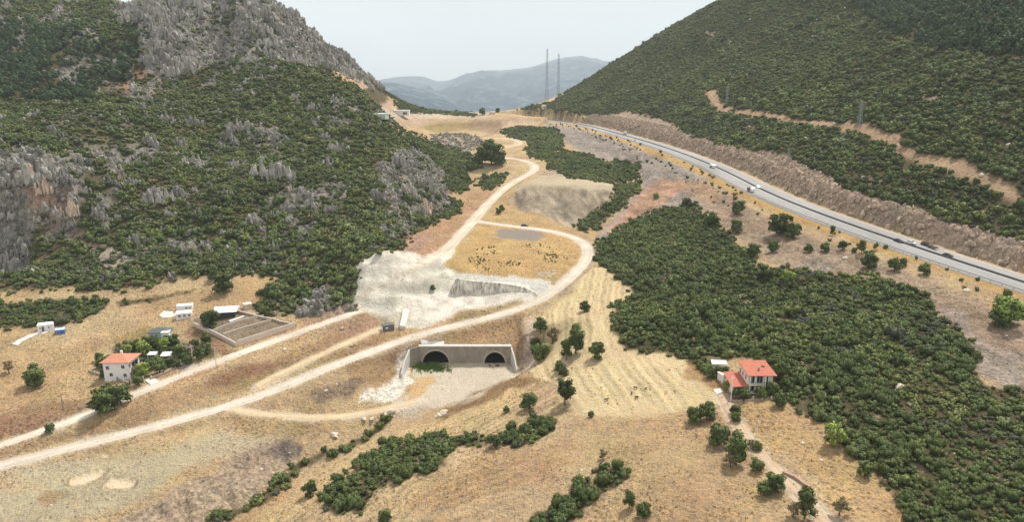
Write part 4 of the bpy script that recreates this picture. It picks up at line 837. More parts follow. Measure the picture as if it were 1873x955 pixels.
BL = [(812,757,1.5,'larger white boulder at the mouth of the portal yard'),(803,762,1.2,'smaller white boulder beside the larger one at the yard mouth'),(797,764,.6,'smallest of the three white boulders at the yard mouth'),(612,798,1.4,'pale boulder beside the shrubs of the gully'),(715,755,1.6,'white rock slab at the head of the green gully'),(706,760,1.2,'white rock at the head of the gully, lower of the pair'),(666,768,.9,'pale stone at the left end of the dark gully ditch'),(680,768,.9,'pale stone in the middle of the dark gully ditch'),
      (1767,533,1.2,'pale boulder on the bare bank below the highway'),(1545,473,1.1,'brown slab of rock on the bank below the highway bushes'),(1645,710,1.5,'white rock in the scrub above the clearing'),(1670,742,1.3,'pale rock at the edge of the scrub clearing'),(1468,812,.5,'white stone in the dry field right of the drive'),(1502,843,.5,'pair of white stones low in the dry field, left one'),(1645,914,.8,'white rock at the foot of the scrub, bottom right'),(1376,626,.9,'white rock in the scrub above the red roofed house'),
      (596,716,.7,'pale stone on the verge below the village road'),(625,602,1.1,'pale boulder on the red bank beside the village road'),(520,640,.7,'pale stone on the grass bank between the roads')]
for px_, py_, s, lb in BL:
    p = hit1(px_, py_); o = bpy.data.objects.new('boulder', BLD[int(px_) % 4]); link(o); o.location = (p.x, p.y, p.z+s*.25); o.scale = (s*1.15, s, s*.8); o.rotation_euler = (.1, .1, px_ % 6); tag(o, lb, 'boulder', 'pale boulders')
# ------------------------------------------------------------------ shrubs near the camera, one object each
def zone_label(px, py):
    if px > 1240: return 'rounded evergreen shrub in the scrub on the right below the highway', 'near shrubs on the right slope'
    if py > 840 and px > 940: return 'rounded shrub in the small thicket at the bottom of the picture', 'shrubs of the bottom thicket'
    if 585 < px < 905 and py > 790: return 'dark shrub in the long thicket above the dry field', 'shrubs of the long thicket'
    if px < 715 and py > 760: return 'dark green shrub along the gully', 'shrubs along the gully'
    if 920 < px < 1020: return 'dark shrub in the thicket in the middle of the dry field', 'shrubs of the middle thicket'
    if px < 420: return 'garden bush among the sheds beside the village road', 'garden bushes'
    return 'dark evergreen shrub at the edge of the valley scrub', 'near shrubs of the valley'
for (x, y, z, s, px_, py_) in near_pts:
    o = bpy.data.objects.new('maquis_shrub', BUSHHI[int(x*7+y) % 4]); link(o); o.location = (x, y, z-.1*s); o.rotation_euler = (0, 0, rng.random()*6.28); o.scale = (s, s*(.85+.3*rng.random()), s*(.8+.35*rng.random())); l, g = zone_label(px_, py_); tag(o, l, 'shrub', g)
# ------------------------------------------------------------------ single trees
def trunk_mesh(name, r, h, rad, limbs=4):
    V = []; F = []
    def tube(pts, rads, n=6):
        o = len(V)
        for (p, q) in zip(pts, rads):
            for k in range(n): a = 6.283*k/n; V.append((p[0]+q*math.cos(a), p[1]+q*math.sin(a), p[2]))
        for i in range(len(pts)-1):
            for k in range(n): F.append([o+i*n+k, o+i*n+(k+1) % n, o+(i+1)*n+(k+1) % n, o+(i+1)*n+k])
    lx, ly = (r.random(2)-.5)*.12
    tube([(0,0,-.12), (lx*.4, ly*.4, h*.3), (lx, ly, h*.62), (lx*1.3, ly*1.3, h)], [rad*1.4, rad, rad*.75, rad*.3])
    for k in range(limbs):
        a = 6.283*k/limbs+r.random(); s = h*(.35+.2*r.random()); e = .28+.15*r.random(); tube([(lx*.5, ly*.5, s), (e*.5*math.cos(a), e*.5*math.sin(a), s+.16), (e*math.cos(a), e*math.sin(a), s+.34)], [rad*.55, rad*.4, rad*.15], 5)
    me = bpy.data.meshes.new(name); me.from_pydata(V, [], F); me.update(); me.materials.append(BARK); return me
def tree_kind(r, tall, mat, n=1000, ls=.06, lobes=13, gap=1.0, low=.02):
    L = [(0, 0, tall*.50, .34*gap, .34*tall)]
    for k in range(lobes):
        a = 6.28*k/lobes*1.7+r.random(); zz = tall*(low+.14+(.84-low-.12)*r.random()); d = (.17+.15*r.random())*(1.15-.55*abs(zz/tall-.42)*1.6); s = (.15+.09*r.random())*gap; L.append((d*math.cos(a), d*math.sin(a), zz, s, s*.95*max(.8, tall*.8)))
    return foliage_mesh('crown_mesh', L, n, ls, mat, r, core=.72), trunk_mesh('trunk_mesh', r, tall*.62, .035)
TK = {'round': [tree_kind(rng, .95, TREE) for _ in range(4)], 'tall': [tree_kind(rng, 1.5, TREE, lobes=11) for _ in range(3)], 'dry': [tree_kind(rng, 1.0, DRYL, 420, .05, 8, .85) for _ in range(2)], 'dark': [tree_kind(rng, 1.0, MAQ, low=.12) for _ in range(3)], 'lime': [tree_kind(rng, .9, LIME, low=.05) for _ in range(2)],
      'slim': [tree_kind(rng, 2.3, PINE, lobes=9, gap=.8, low=.1) for _ in range(2)]}
TREES = [ # px, py of the foot, crown width px, kind, label
 (989,606,24,'dark','dark round tree beside the rubble gutter right of the portal'),(1010,630,30,'dry','half dry tree right of the portal with brown leaves'),(1053,648,34,'tall','taller tree of the pair in the mown field'),(1036,660,24,'tall','lower left tree of the pair in the mown field'),(1023,682,20,'round','small tree below the pair in the mown field'),(1030,690,18,'round','lowest bush of the row below the field pair'),
 (986,662,36,'round','broad green tree standing right beside the portal wing'),(978,640,20,'round','small tree leaning over the portal wing'),(1091,657,30,'round','lone round tree in the middle of the mown field'),(1069,571,20,'round','small lone tree high in the mown field'),(1033,743,34,'tall','tall bright green tree at the edge of the mown field'),(967,750,30,'dark','wide dark bush left of the tall field tree'),(926,756,12,'dark','tiny conical bush left in the dry grass'),(1081,764,12,'dark','tiny bush at the field edge track'),
 (1345,760,20,'round','top round tree beside the drive below the fence'),(1346,773,18,'round','lower tree touching the drive below the fence'),(1315,815,40,'dark','wide dark tree left of the drive'),(1346,852,40,'tall','tall tree leaning over the drive'),(1336,856,26,'dry','greyish tree at the foot of the tall drive tree'),(1384,864,26,'dark','round dark bush on the edge of the drive'),(1373,822,16,'dry','thin dry bush right of the drive'),(1385,826,18,'dark','dark bush on the right side of the drive'),
 (1398,910,28,'round','left tree of the joined pair beside the drive'),(1416,900,34,'round','right tree of the joined pair beside the drive'),(1472,950,36,'tall','tall tree at the bottom beside the drive'),(1450,948,30,'dry','dry shrub beside the tall bottom tree'),(1535,945,34,'dry','grey dry bush right of the drive at the bottom'),(1270,775,30,'dark','left bush of the clump at the field corner'),(1292,770,32,'round','right bush of the clump at the field corner'),(1309,790,16,'dark','small bush below the field corner clump'),(1525,815,40,'lime','bright green round tree at the edge of the scrub'),(1580,872,26,'round','pale bush at the foot of the scrub'),(1425,745,24,'dark','dark bush at the corner of the dry field by the scrub'),
 (66,708,40,'round','lone tree with a clear shadow in the left field'),(17,684,22,'dry','small pale tree at the left edge of the field'),(192,757,44,'round','biggest dark tree of the clump by the village road'),(222,742,38,'round','right tree of the clump by the village road'),(200,726,24,'round','small back tree of the clump by the village road'),(384,602,36,'round','big dark tree beside the white roofed barn'),(408,536,34,'round','round tree in the straw field below the hill'),(395,512,22,'dark','dark tree at the foot of the hill above the straw field'),
 (181,662,16,'round','small tree left of the white house'),(185,675,20,'dark','olive bush behind the garden wall of the white house'),(92,792,18,'dark','small bush on the verge of the village road'),(263,650,26,'lime','yellow green bush in the garden above the white house'),(262,690,28,'lime','bright hedge bush beside the white house balcony'),(293,684,24,'round','garden tree right of the white house'),(310,672,16,'round','slim garden tree above the low wall'),(286,640,22,'round','tree in front of the green hut'),(378,628,18,'round','tree right of the brown roofed shed'),(330,655,26,'round','leafy bush below the brown roofed shed'),(205,690,22,'dark','dark bush against the white house wall'),
 (568,908,28,'round','lone tree on the slope left of the long thicket'),(905,820,26,'dark','round bush right of the long thicket'),(703,958,26,'dark','dark bush at the bottom edge of the picture'),(1178,948,26,'round','round tree at the bottom right of the small thicket'),(1151,932,22,'tall','thin tree above the round tree at the bottom'),(1103,842,18,'dry','dry bush above the small thicket'),(655,865,14,'dry','small dry bush under the long thicket'),(675,912,14,'dry','brown bush between the long thicket and the bottom'),
 (910,207,9,'dark','small tree on the skyline of the pass'),(882,211,13,'dark','big round tree standing alone at the pass'),(905,196,4,'slim','slim cypress on the pass ridge'),(917,200,7,'dark','left tree of the group on the pass ridge'),(926,198,6,'dark','right tree of the group on the pass ridge'),(1059,160,5,'dark','tiny tree on the skyline of the right hill'),(973,196,6,'dark','round tree below the first mast'),(980,200,5,'dark','conifer below the first mast'),(1020,186,8,'dark','dark tree under the second mast'),
 (1840,596,56,'lime','large bright bush on the bare slope under the highway at right'),(1828,600,34,'dark','darker bush beside the large bright one under the highway'),(899,303,42,'dark','huge bushy tree in the middle of the valley'),(882,300,30,'dark','left part of the huge tree clump in the valley'),(914,303,26,'dark','right tree of the big clump in the valley'),(895,275,22,'lime','light green tree behind the big valley clump'),(792,532,10,'dark','single dark bush on the white excavated floor'),(912,393,12,'dark','dark bush by the junction of the dirt roads'),(918,386,10,'dark','slim bush right of the junction bush'),
 (1200,365,12,'lime','pale green bush on the orange slope'),(1590,492,30,'round','wide bush just below the highway crash rail'),(1576,465,16,'tall','slim tree on the yellow verge of the highway'),(1522,432,11,'tall','small verge tree left of the cars'),(1602,458,9,'tall','thin verge tree near the dark cars'),(1636,496,22,'dark','dark bush of the pair below the verge'),(1651,488,14,'round','lighter bush of the pair below the verge'),(1690,504,22,'dark','low bush on the bank below the white car'),(1540,458,18,'round','olive bush on the verge bank'),(1425,430,36,'round','big round tree high on the highway bank'),(1450,436,30,'dark','dark tree right of the big bank tree'),(1350,392,24,'dark','tree on the bank left of the track of bushes'),(1347,427,24,'dark','dark tree at the top edge of the scrub'),(1303,415,26,'dark','dark tree at the upper corner of the scrub'),(1378,470,24,'dark','dark bush standing in the bare part of the bank'),(1478,463,16,'dark','round bush alone on the bank'),(1508,462,18,'dark','round dark bush second on the bank'),(1414,462,20,'dark','spreading bush above the scrub edge'),(1788,660,16,'dark','small round bush at the tip of the scrub on the bare slope'),(1400,515,26,'round','tall leafy tree rising from the top of the scrub'),(1440,522,26,'lime','yellow green tree rising from the scrub')]
TREES += [(1345,729,18,'dark','bush at the left end of the fence before the red roofed house'),(1361,731,20,'round','bush in front of the red roofed house terrace'),(1392,729,20,'dark','bush before the stair side of the red roofed house'),(1412,723,24,'dark','bush at the right corner of the red roofed house'),(1428,702,30,'tall','tree rising right of the red roofed house'),(1332,714,18,'lime','bright bush left of the red roofed house'),(1300,692,22,'dark','dark bush left of the white shed'),(1322,692,22,'round','tree between the white shed and the red roofed house'),(1442,718,26,'round','tree right of the yard of the red roofed house'),(1385,664,26,'dark','tree just behind the red tiled roof'),
 (275,675,18,'dark','dark garden bush below the kiosk'),(301,642,22,'lime','bright garden bush between hut and sheds'),(318,634,20,'round','garden tree left of the brown roofed shed'),(343,668,22,'dark','dark bush at the lower edge of the garden'),(366,657,22,'round','garden bush near the tall pale pole'),(378,648,20,'dark','garden bush at the right end of the sheds'),(358,638,16,'round','small tree behind the brown roofed shed'),(250,642,20,'round','tree behind the white house roof'),(236,648,18,'lime','yellow green bush left in the garden rows'),(270,632,18,'dark','dark bush left of the green hut'),(196,672,20,'round','tree behind the left side of the white house'),(191,692,16,'dark','bush inside the left garden wall'),(323,674,16,'round','tree at the end of the thick low wall'),(254,706,18,'round','bush at the garden entrance slab')]
for i, (px_, py_, w_, kd, lb) in enumerate(TREES):
    p = hit1(px_, py_-1); dist = proj(*p)[2]; sz = w_*dist/FPX*1.12; cr, tr = TK[kd][i % len(TK[kd])]
    e = empty('tree' if kd in ('round', 'tall', 'slim') or w_ > 25 else 'bush', (p.x, p.y, p.z), rng.random()*6.28, lb, 'tree' if w_ > 18 or kd in ('tall', 'slim') else 'bush'); e.scale = (sz, sz, sz*(1.0 if kd != 'slim' else 1.2))
    if kd == 'dark' or p.y > 420: e.location.z -= .10*sz
    c = bpy.data.objects.new('crown', cr); link(c, e); t = bpy.data.objects.new('trunk', tr); link(t, e)
# bushes dotted down the highway bank and the far verge
x, y, z, px, py, d = cand(20, 260, 230, 1000, 6.5); s_ = near_line(HWd[::3], x, y); sg = s_[0]*s_[1]
m = (sg < -14) & (sg > -34) & (samp(DENS, x, y) < .2) & (rng.random(len(x)) < .42) & (py < 560) & (px > 960)
cnt = 0
for X, Y_, Z_, D_ in zip(x[m], y[m], z[m], d[m]):
    s = .7+1.1*rng.random()**1.5; o = bpy.data.objects.new('bank_bush', (BUSH+DRYB)[rng.integers(0, 8)]); link(o); o.location = (X, Y_, Z_-.1); o.scale = (s, s, s*(.9+.5*rng.random())); o.rotation_euler = (0, 0, rng.random()*6); tag(o, 'small bush dotted on the bank just below the highway', 'bush', 'bushes on the highway bank'); cnt += 1
print('bank bushes', cnt)
# low weeds in the loop field, olive and brown
x, y, z, px, py, d = cand(-60, 90, 300, 480, 1.5); m = (in_poly([(855,460),(930,440),(1030,445),(1050,470),(1020,490),(960,500),(860,495)], px, py)) & (fbm(x, y, 9, 3, 97) > .56) & (rng.random(len(x)) < .55); x, y, z = x[m], y[m], z[m]; n = len(x); s = .25+.45*rng.random(n)
scatter('field_weeds', np.stack([x, y, z], -1), rng.random(n)*6, np.stack([s, s, s*.8], -1), rng.integers(0, 8, n), BUSH+DRYB, 'low weeds growing in the dry field inside the road loop')
# reeds at the left tunnel mouth
x = np.clip(rng.normal(-33.5, 3.6, 420), -41, -25); y = np.clip(rng.normal(264.2, 1.8, 420)-.25*np.maximum(0, x+33), 256, 267.3); z = samp(Z, x, y)
V = []; F = []
for i in range(len(x)):
    for k in range(9):
        a = rng.random()*6.28; r = rng.random()*.6; h = .5+.75*rng.random(); ox, oy = r*math.cos(a), r*math.sin(a); o = len(V); w_ = .10
        V += [(x[i]+ox-w_*math.sin(a), y[i]+oy+w_*math.cos(a), z[i]-.1), (x[i]+ox+w_*math.sin(a), y[i]+oy-w_*math.cos(a), z[i]-.1), (x[i]+ox*1.6, y[i]+oy*1.6, z[i]+h)]; F.append([o, o+1, o+2])
REED = plain_mat('reeds_green', (.12, .19, .04), .8, .3, .7); o = mesh_obj('green_reeds', V, F, REED); o['kind'] = 'stuff'; o['label'] = 'green reeds growing in the mouth of the left tunnel'
# ------------------------------------------------------------------ building kit
def box_geo(V, F, x0, x1, y0, y1, z0, z1, rot=0, c=(0, 0)):
    k = len(V); cs, sn = math.cos(rot), math.sin(rot)
    for z in (z0, z1):
        for x, y in ((x0, y0), (x1, y0), (x1, y1), (x0, y1)): V.append((c[0]+x*cs-y*sn, c[1]+x*sn+y*cs, z))
    F += [[k+3, k+2, k+1, k], [k+4, k+5, k+6, k+7], [k, k+1, k+5, k+4], [k+1, k+2, k+6, k+5], [k+2, k+3, k+7, k+6], [k+3, k, k+4, k+7]]
def boxes(name, L, mat, parent=None, bevel=0, kind=None):
    V = []; F = []
    for b in L: box_geo(V, F, *b)
    o = mesh_obj(name, V, F, mat, parent)
    if bevel:
        md = o.modifiers.new('bevel', 'BEVEL'); md.width = bevel; md.segments = 1
    if kind: o['kind'] = kind
    return o
WALLW = plain_mat('white_render', (.80, .79, .78), .8, .06, .5); CREAM = plain_mat('cream_render', (.78, .74, .64), .8, .07, .5); GLASS, _, _ = new_mat('dark_glass', (.03, .035, .04), .15, .6); FRAME, _, _ = new_mat('white_frame', (.75, .75, .75), .5)
CONC = plain_mat('concrete', (.36, .35, .33), .9, .16, .5); CONCP = plain_mat('pale_concrete', (.58, .56, .52), .9, .12, .5); PINKW = plain_mat('pinkish_wall', tuple(lin(226,206,192)), .9, .12, .6); BLOCK = plain_mat('block_wall', tuple(lin(176,160,146)), .9, .2, .9)
def tile_mat(name, c):
    m, nt, b = new_mat(name, c, .8, .2); geo = nt.nodes.new('ShaderNodeTexCoord'); w_ = nt.nodes.new('ShaderNodeTexWave'); w_.inputs['Scale'].default_value = 2.0; w_.inputs['Distortion'].default_value = .4; nt.links.new(geo.outputs['Object'], w_.inputs[0])
    g2 = nt.nodes.new('ShaderNodeNewGeometry'); n_ = noise(nt, g2.outputs['Position'], .9, 4, .7); f = mth(nt, 'ADD', mrange(nt, w_.outputs['Fac'], 0, 1, .86, 1.05), mrange(nt, n_, .3, .7, -.14, .14)); rgb = nt.nodes.new('ShaderNodeRGB'); rgb.outputs[0].default_value = (*c, 1)
    nt.links.new(scale_col(nt, rgb.outputs[0], f), b.inputs['Base Color']); return m
TILEO = tile_mat('orange_tiles', tuple(lin(212,146,120))); TILER = tile_mat('red_tiles', tuple(lin(194,120,98))); DARKROOF = plain_mat('grey_green_roof', (.11, .125, .12), .7, .2, .8); BROWNROOF = plain_mat('brown_roof', (.15, .085, .075), .8, .2, .8); METALW = plain_mat('white_sheet', (.80, .81, .82), .45, .06, .3); DARKW = plain_mat('dark_boards', (.05, .05, .055), .8, .2, .8); BLUE = plain_mat('blue_sheet', (.05, .16, .42), .5, .15, .8); GREYC = plain_mat('grey_cladding', (.13, .125, .12), .7, .12, .6); GREENW = plain_mat('pale_green_wall', tuple(lin(208,214,204)), .8, .08, .6); WOOD = plain_mat('weathered_wood', (.22, .17, .13), .9, .2, 1.0)
def hip_roof(name, x0, x1, y0, y1, z, h, mat, parent, over=.6, t=.18, ridge=.35):
    x0 -= over; x1 += over; y0 -= over; y1 += over; lx, ly = x1-x0, y1-y0; m = min(lx, ly)/2
    if lx > ly: r0, r1 = (x0+m*(1-ridge*0), (y0+y1)/2), (x1-m, (y0+y1)/2)
    else: r0, r1 = ((x0+x1)/2, y0+m), ((x0+x1)/2, y1-m)
    V = [(x0, y0, z), (x1, y0, z), (x1, y1, z), (x0, y1, z), (x0, y0, z+t), (x1, y0, z+t), (x1, y1, z+t), (x0, y1, z+t), (*r0, z+h), (*r1, z+h)]
    F = [[3, 2, 1, 0], [0, 1, 5, 4], [1, 2, 6, 5], [2, 3, 7, 6], [3, 0, 4, 7]]
    F += ([[4, 5, 9, 8], [5, 6, 9], [6, 7, 8, 9], [7, 4, 8]] if lx > ly else [[4, 5, 8], [5, 6, 9, 8], [6, 7, 9], [7, 4, 8, 9]])
    o = mesh_obj(name, V, F, mat, parent)
    return o
def window(parent, face, u, z, w_, h, name='window', depth=.06):
    """face: ('y', y, sign) or ('x', x, sign)"""
    ax, c, s = face
    def bx(a0, a1, z0, z1, d0, d1):
        lo, hi = sorted((c+s*d0, c+s*d1)); return (a0, a1, lo, hi, z0, z1) if ax == 'y' else (lo, hi, a0, a1, z0, z1)
    g = boxes(name, [bx(u-w_/2, u+w_/2, z, z+h, -.05, .03)], GLASS, parent)
    fr = boxes('frame', [bx(u-w_/2-.07, u+w_/2+.07, z-.09, z, -.04, .08), bx(u-w_/2-.07, u+w_/2+.07, z+h, z+h+.07, -.04, .06), bx(u-w_/2-.07, u-w_/2, z, z+h, -.04, .06), bx(u+w_/2, u+w_/2+.07, z, z+h, -.04, .06), bx(u-.03, u+.03, z, z+h, .02, .055)], FRAME, g)
    return g
def place(name, px, py, label, cat, rz=0, group=None, dz=0):
    p = hit1(px, py); return empty(name, (p.x, p.y, p.z+dz), rz, label, cat, group)
# ---- white two storey house with orange hipped roof (origin: near corner, x to the left wall)
h = place('white_house', 238, 694, 'white two storey house with an orange hipped tiled roof beside the village road', 'house', math.radians(2))
boxes('wall', [(-9.2, 0, 0, 8.0, -1.5, 6.6)], WALLW, h); hip_roof('roof', -9.2, 0, 0, 8.0, 6.6, 2.1, TILEO, h, .8)
for u, z in ((-7.6, 3.9), (-2.0, 4.2), (-6.6, 1.2), (-1.6, .9)): window(h, ('y', 0, -1), u, z, 1.1, 1.3)
for u, z in ((.9, 4.1), (1.0, .9)): window(h, ('x', 0, 1), u, z, .9, 1.5)
boxes('balcony', [(.02, 1.5, 2.0, 7.4, 2.9, 3.1), (1.38, 1.5, 2.0, 7.4, 3.1, 4.0), (.02, 1.4, 1.9, 2.0, 3.1, 4.0)], plain_mat('pink_balcony', tuple(lin(226,170,160)), .8, .1), h)
window(h, ('x', 0, 1), 4.6, 3.2, 4.4, 2.3, 'balcony_door'); window(h, ('x', 0, 1), 4.6, .2, 4.0, 2.2, 'patio_door'); boxes('porch_column', [(1.15, 1.4, 2.2, 2.45, -.5, 2.9)], WALLW, h); boxes('porch_column', [(1.15, 1.4, 7.0, 7.25, -.5, 2.9)], WALLW, h); boxes('chimney', [(-5.2, -4.5, 5.2, 5.9, 7.2, 9.2)], WALLW, h)
# ---- red roofed house on the right
h = place('red_roofed_house', 1366, 719, 'cream three level house with red tiled roofs and balconies at the edge of the scrub', 'house', 0, dz=-.3)
boxes('wall', [(0, 7.4, 0, 8.2, -1, 6.1)], CREAM, h)
V = [(-.5, -1.2, 6.05), (8.2, -1.2, 6.05), (8.0, 8.8, 7.0), (-.5, 8.8, 7.0)]; V += [(a, b, c+.22) for a, b, c in V]
mesh_obj('roof', V, [[3, 2, 1, 0], [4, 5, 6, 7], [0, 1, 5, 4], [1, 2, 6, 5], [2, 3, 7, 6], [3, 0, 4, 7]], TILER, h); boxes('chimney', [(3.6, 4.1, 2.0, 2.5, 6.1, 7.6)], BLOCK, h); boxes('skylight', [(5.4, 6.3, 4.2, 5.0, 6.7, 7.0)], GLASS, h)
boxes('recess_shade', [(5.0, 5.9, -.03, .1, .4, 5.9)], GLASS, h)  # dark sheet on the wall standing in for the shade of a recess
for z in (3.4, .8):
    boxes('balcony_slab', [(.1, 4.9, -1.5, .0, z-.2, z)], CREAM, h)
    boxes('balcony_rail', [(.1, 4.9, -1.5, -1.42, z+.85, z+.93)]+[(.1+k*.4, .14+k*.4, -1.48, -1.44, z, z+.85) for k in range(13)], GREYC, h); window(h, ('y', 0, -1), 1.2, z+.05, 1.5, 2.2, 'balcony_door'); window(h, ('y', 0, -1), 3.5, z+.05, 1.7, 2.2, 'balcony_door')
boxes('porch_column', [(.12, .4, -1.45, -1.2, -.8, 6.0)], CREAM, h); boxes('porch_column', [(4.6, 4.9, -1.45, -1.2, -.8, 6.0)], CREAM, h)
for u in (1.8, 4.5, 6.8): window(h, ('x', 0, -1), u, 4.0, 1.0, 1.3)
boxes('annex', [(-4.2, -.02, .3, 8.0, -1, 2.3)], CREAM, h); V = [(-4.9, -.9, 2.4), (-.05, -.9, 2.6), (-.05, 8.4, 3.6), (-4.9, 8.4, 3.3)]; V += [(a, b, c+.2) for a, b, c in V]
mesh_obj('annex_roof', V, [[3, 2, 1, 0], [4, 5, 6, 7], [0, 1, 5, 4], [1, 2, 6, 5], [2, 3, 7, 6], [3, 0, 4, 7]], TILER, h, ); window(h, ('y', .3, -1), -2.2, .4, 2.6, 1.4); boxes('terrace', [(-4.8, 7.9, -2.6, -1.52, -1, .25)], BROWNROOF, h); boxes('side_steps', [(7.45, 9.6, -.4, 1.6, -1.2, .5), (7.45, 9.2, 1.7, 4, -1.2, .9)], CREAM, h)
# ---- small sheds, cabins and containers
def cabin(name, px, py, L, W, H, rz, wall, roof, label, cat, wins=(), door=None, over=.12, group=None, pitch=0, legs=0):
    h = place(name, px, py, label, cat, math.radians(rz), group); boxes('wall', [(-L/2, L/2, 0, W, -.4 if not legs else .4, H)], wall, h)
    if pitch: hip_roof('roof', -L/2, L/2, 0, W, H, pitch, roof, h, over+.2)
    else:
        V = []; F = []; box_geo(V, F, -L/2-over, L/2+over, -over, W+over, H, H+.16); V = [(a, b, c+(b/W)*.25) for a, b, c in V]; mesh_obj('roof', V, F, roof, h)
    for u, z, w_, hh in wins: window(h, ('y', 0, -1), u, z, w_, hh)
    if door: boxes('door', [(door-.45, door+.45, -.05, .04, .05, 2.1)], GREYC, h)
    return h
PW = 'small buildings beside the village road'
cabin('site_cabin', 337, 584, 6.4, 3.6, 2.6, 20, WALLW, METALW, 'white site cabin with windows, lower of the two beside the concrete pad', 'cabin', ((-1.8, 1.1, .9, .9), (.2, 1.1, .9, .9), (2.2, 1.1, .8, .9)))
cabin('caravan', 338, 570, 6.6, 2.6, 2.6, 14, WALLW, METALW, 'long white caravan standing behind the site cabin', 'caravan', ((.8, 1.2, .9, .7), (2.2, 1.2, .6, .7)))
cabin('barn', 411, 583, 8.6, 6.5, 3.0, 12, DARKW, METALW, 'dark barn with a bright white sheet roof behind the walled yard', 'barn', over=.9)
cabin('pink_container', 455, 566, 3.4, 2.6, 2.3, 40, PINKW, PINKW, 'small pinkish container alone at the foot of the scrub', 'container')
cabin('white_cabin', 84, 606, 5.8, 3.0, 2.7, 24, WALLW, WALLW, 'white flat roofed cabin at the end of a concrete path', 'cabin', ((-1.9, 1.2, .5, .6), (1.2, 1.2, .6, .6)), -.9)
cabin('blue_container', 110, 612, 3.4, 2.2, 1.9, 22, BLUE, plain_mat('light_blue_roof', (.45,.58,.75), .5), 'small blue container beside the white cabin', 'container', ((-.7, .5, .9, .8),))
cabin('site_container', 711, 606, 5.0, 2.6, 2.5, 28, GREYC, GREYC, 'dark grey site container with a white end on the track by the ramp', 'container', (), None, .03)
o = [c for c in bpy.data.objects if c.name == 'site_container'][0]; boxes('white_end', [(-2.56, -2.5, .3, 2.3, .3, 2.2)], METALW, o); boxes('sign', [(-1.3, -.2, -.06, .02, 1.2, 1.8)], METALW, o)
hh = cabin('green_hut', 291, 621, 8.0, 5.5, 2.9, 8, GREENW, DARKROOF, 'pale green hut with a dark hipped roof above the garden', 'hut', ((-2.6, .9, 1.0, 1.0), (-1.0, .9, 1.0, 1.0)), over=.3, pitch=1.5)
boxes('gable_wing', [(1.6, 4.6, -1.6, -.02, -.4, 3.3)], WALLW, hh); window(hh, ('y', -1.6, -1), 3.1, 1.0, 1.4, 1.1); boxes('wing_roof', [(1.4, 4.8, -1.8, 1.2, 3.3, 3.45)], METALW, hh)
cabin('brown_roofed_shed', 336, 648, 6.4, 3.8, 2.4, 0, BLOCK, BROWNROOF, 'shed with a dark brown roof among the garden trees', 'shed', ((.2, .6, 2.4, 1.1),), over=.3)
cabin('white_roofed_shed', 311, 660, 5.8, 3.0, 2.1, 12, BLOCK, METALW, 'low shed with a white sheet roof next to the brown one', 'shed', ((1.4, .5, .9, 1.1), (-1.6, .5, 1.0, 1.1)), over=.4)
k_ = cabin('garden_kiosk', 278, 661, 2.9, 2.4, 2.6, 5, CONCP, METALW, 'tiny white kiosk with an open dark front in the garden', 'kiosk'); boxes('opening_shade', [(-1.15, 1.15, -.04, .03, .5, 2.3)], GLASS, k_)  # dark panel on the closed front paints the shade of an open kiosk
cabin('white_shed', 1316, 676, 4.6, 2.6, 1.7, -6, CREAM, METALW, 'small white roofed shed behind the red roofed house', 'shed')
cabin('lean_to', 1331, 699, 3.4, 3.0, 2.0, 20, CREAM, CREAM, 'cream lean-to with a sloping roof left of the red roofed house', 'shed', over=.1)
cabin('roadside_building', 731, 211, 26, 10, 7, 0, WALLW, METALW, 'long white building at the pass beside the far road', 'building', ((6, 1.5, 3, 3), (9, 1.5, 2.2, 3)), over=.6)
cabin('roadside_hut', 690, 217, 14, 9, 4, -10, GREENW, METALW, 'pale low shed left of the long building at the pass', 'building', over=.3)
cabin('ruined_hut', 995, 199, 7, 6, 6, 0, CREAM, CREAM, 'small white ruined hut on the ridge below the masts', 'hut', ((-1.2, 1.5, 1.2, 2), (1.8, 1.5, 1, 2)))
cabin('pass_shop', 900, 209, 10, 6, 4, 0, CONCP, METALW, 'small flat building by the highway at the pass', 'building')
cabin('pass_kiosk', 862, 209, 8, 5, 3.5, 0, CONCP, METALW, 'pale kiosk at the left end of the pass', 'building')
# ---- slabs of concrete lying on the ground
def slab(name, P, h_, mat, label, cat, down=1.2, flat=False):
    pts_ = [hit1(*q) for q in P]; zt = max(p.z for p in pts_); n = len(P); c = pts_[0]
    V = [(p.x-c.x, p.y-c.y, (zt if flat else p.z)+h_-c.z) for p in pts_]+[(p.x-c.x, p.y-c.y, p.z-down-c.z) for p in pts_]
    F = [list(range(n))]+[[i, i+n, (i+1) % n+n, (i+1) % n] for i in range(n)]
    o = mesh_obj(name, V, F, mat, loc=tuple(c)); return tag(o, label, cat)
slab('concrete_ramp', [(731,602),(742,603),(750,572),(738,570)], 1.5, CONCP, 'long pale concrete ramp running down beside the grey container', 'ramp')
slab('concrete_pad', [(291,578),(300,570),(322,572),(327,577),(312,582),(298,583)], .35, CONCP, 'white concrete pad left of the site cabin', 'slab')
slab('concrete_pad', [(22,631),(34,622),(43,623),(33,633)], .3, CONCP, 'concrete pad at the lower end of the cabin path', 'slab')
slab('cabin_path', [(34,622),(42,625),(74,609),(98,600),(100,603),(78,612),(70,606)], .14, CONCP, 'pale concrete path leading up to the white cabin', 'path')
slab('yard_slab', [(418,588),(446,579),(448,581),(421,591)], .5, CONCP, 'white slab inside the walled yard beside the barn', 'slab')
slab('gate_slab', [(265,697),(278,690),(292,699),(277,706)], .2, CONCP, 'pale concrete slab at the garden entrance of the white house', 'slab')
slab('gate_slab', [(1304,714),(1318,711),(1324,718),(1311,723)], .25, CONCP, 'white concrete slab at the upper end of the drive', 'slab')
slab('portal_cap_slab', [(776,636),(783,627),(812,626),(813,634)], .5, CONCP, 'pale slab lying on the bank above the left tunnel', 'slab')
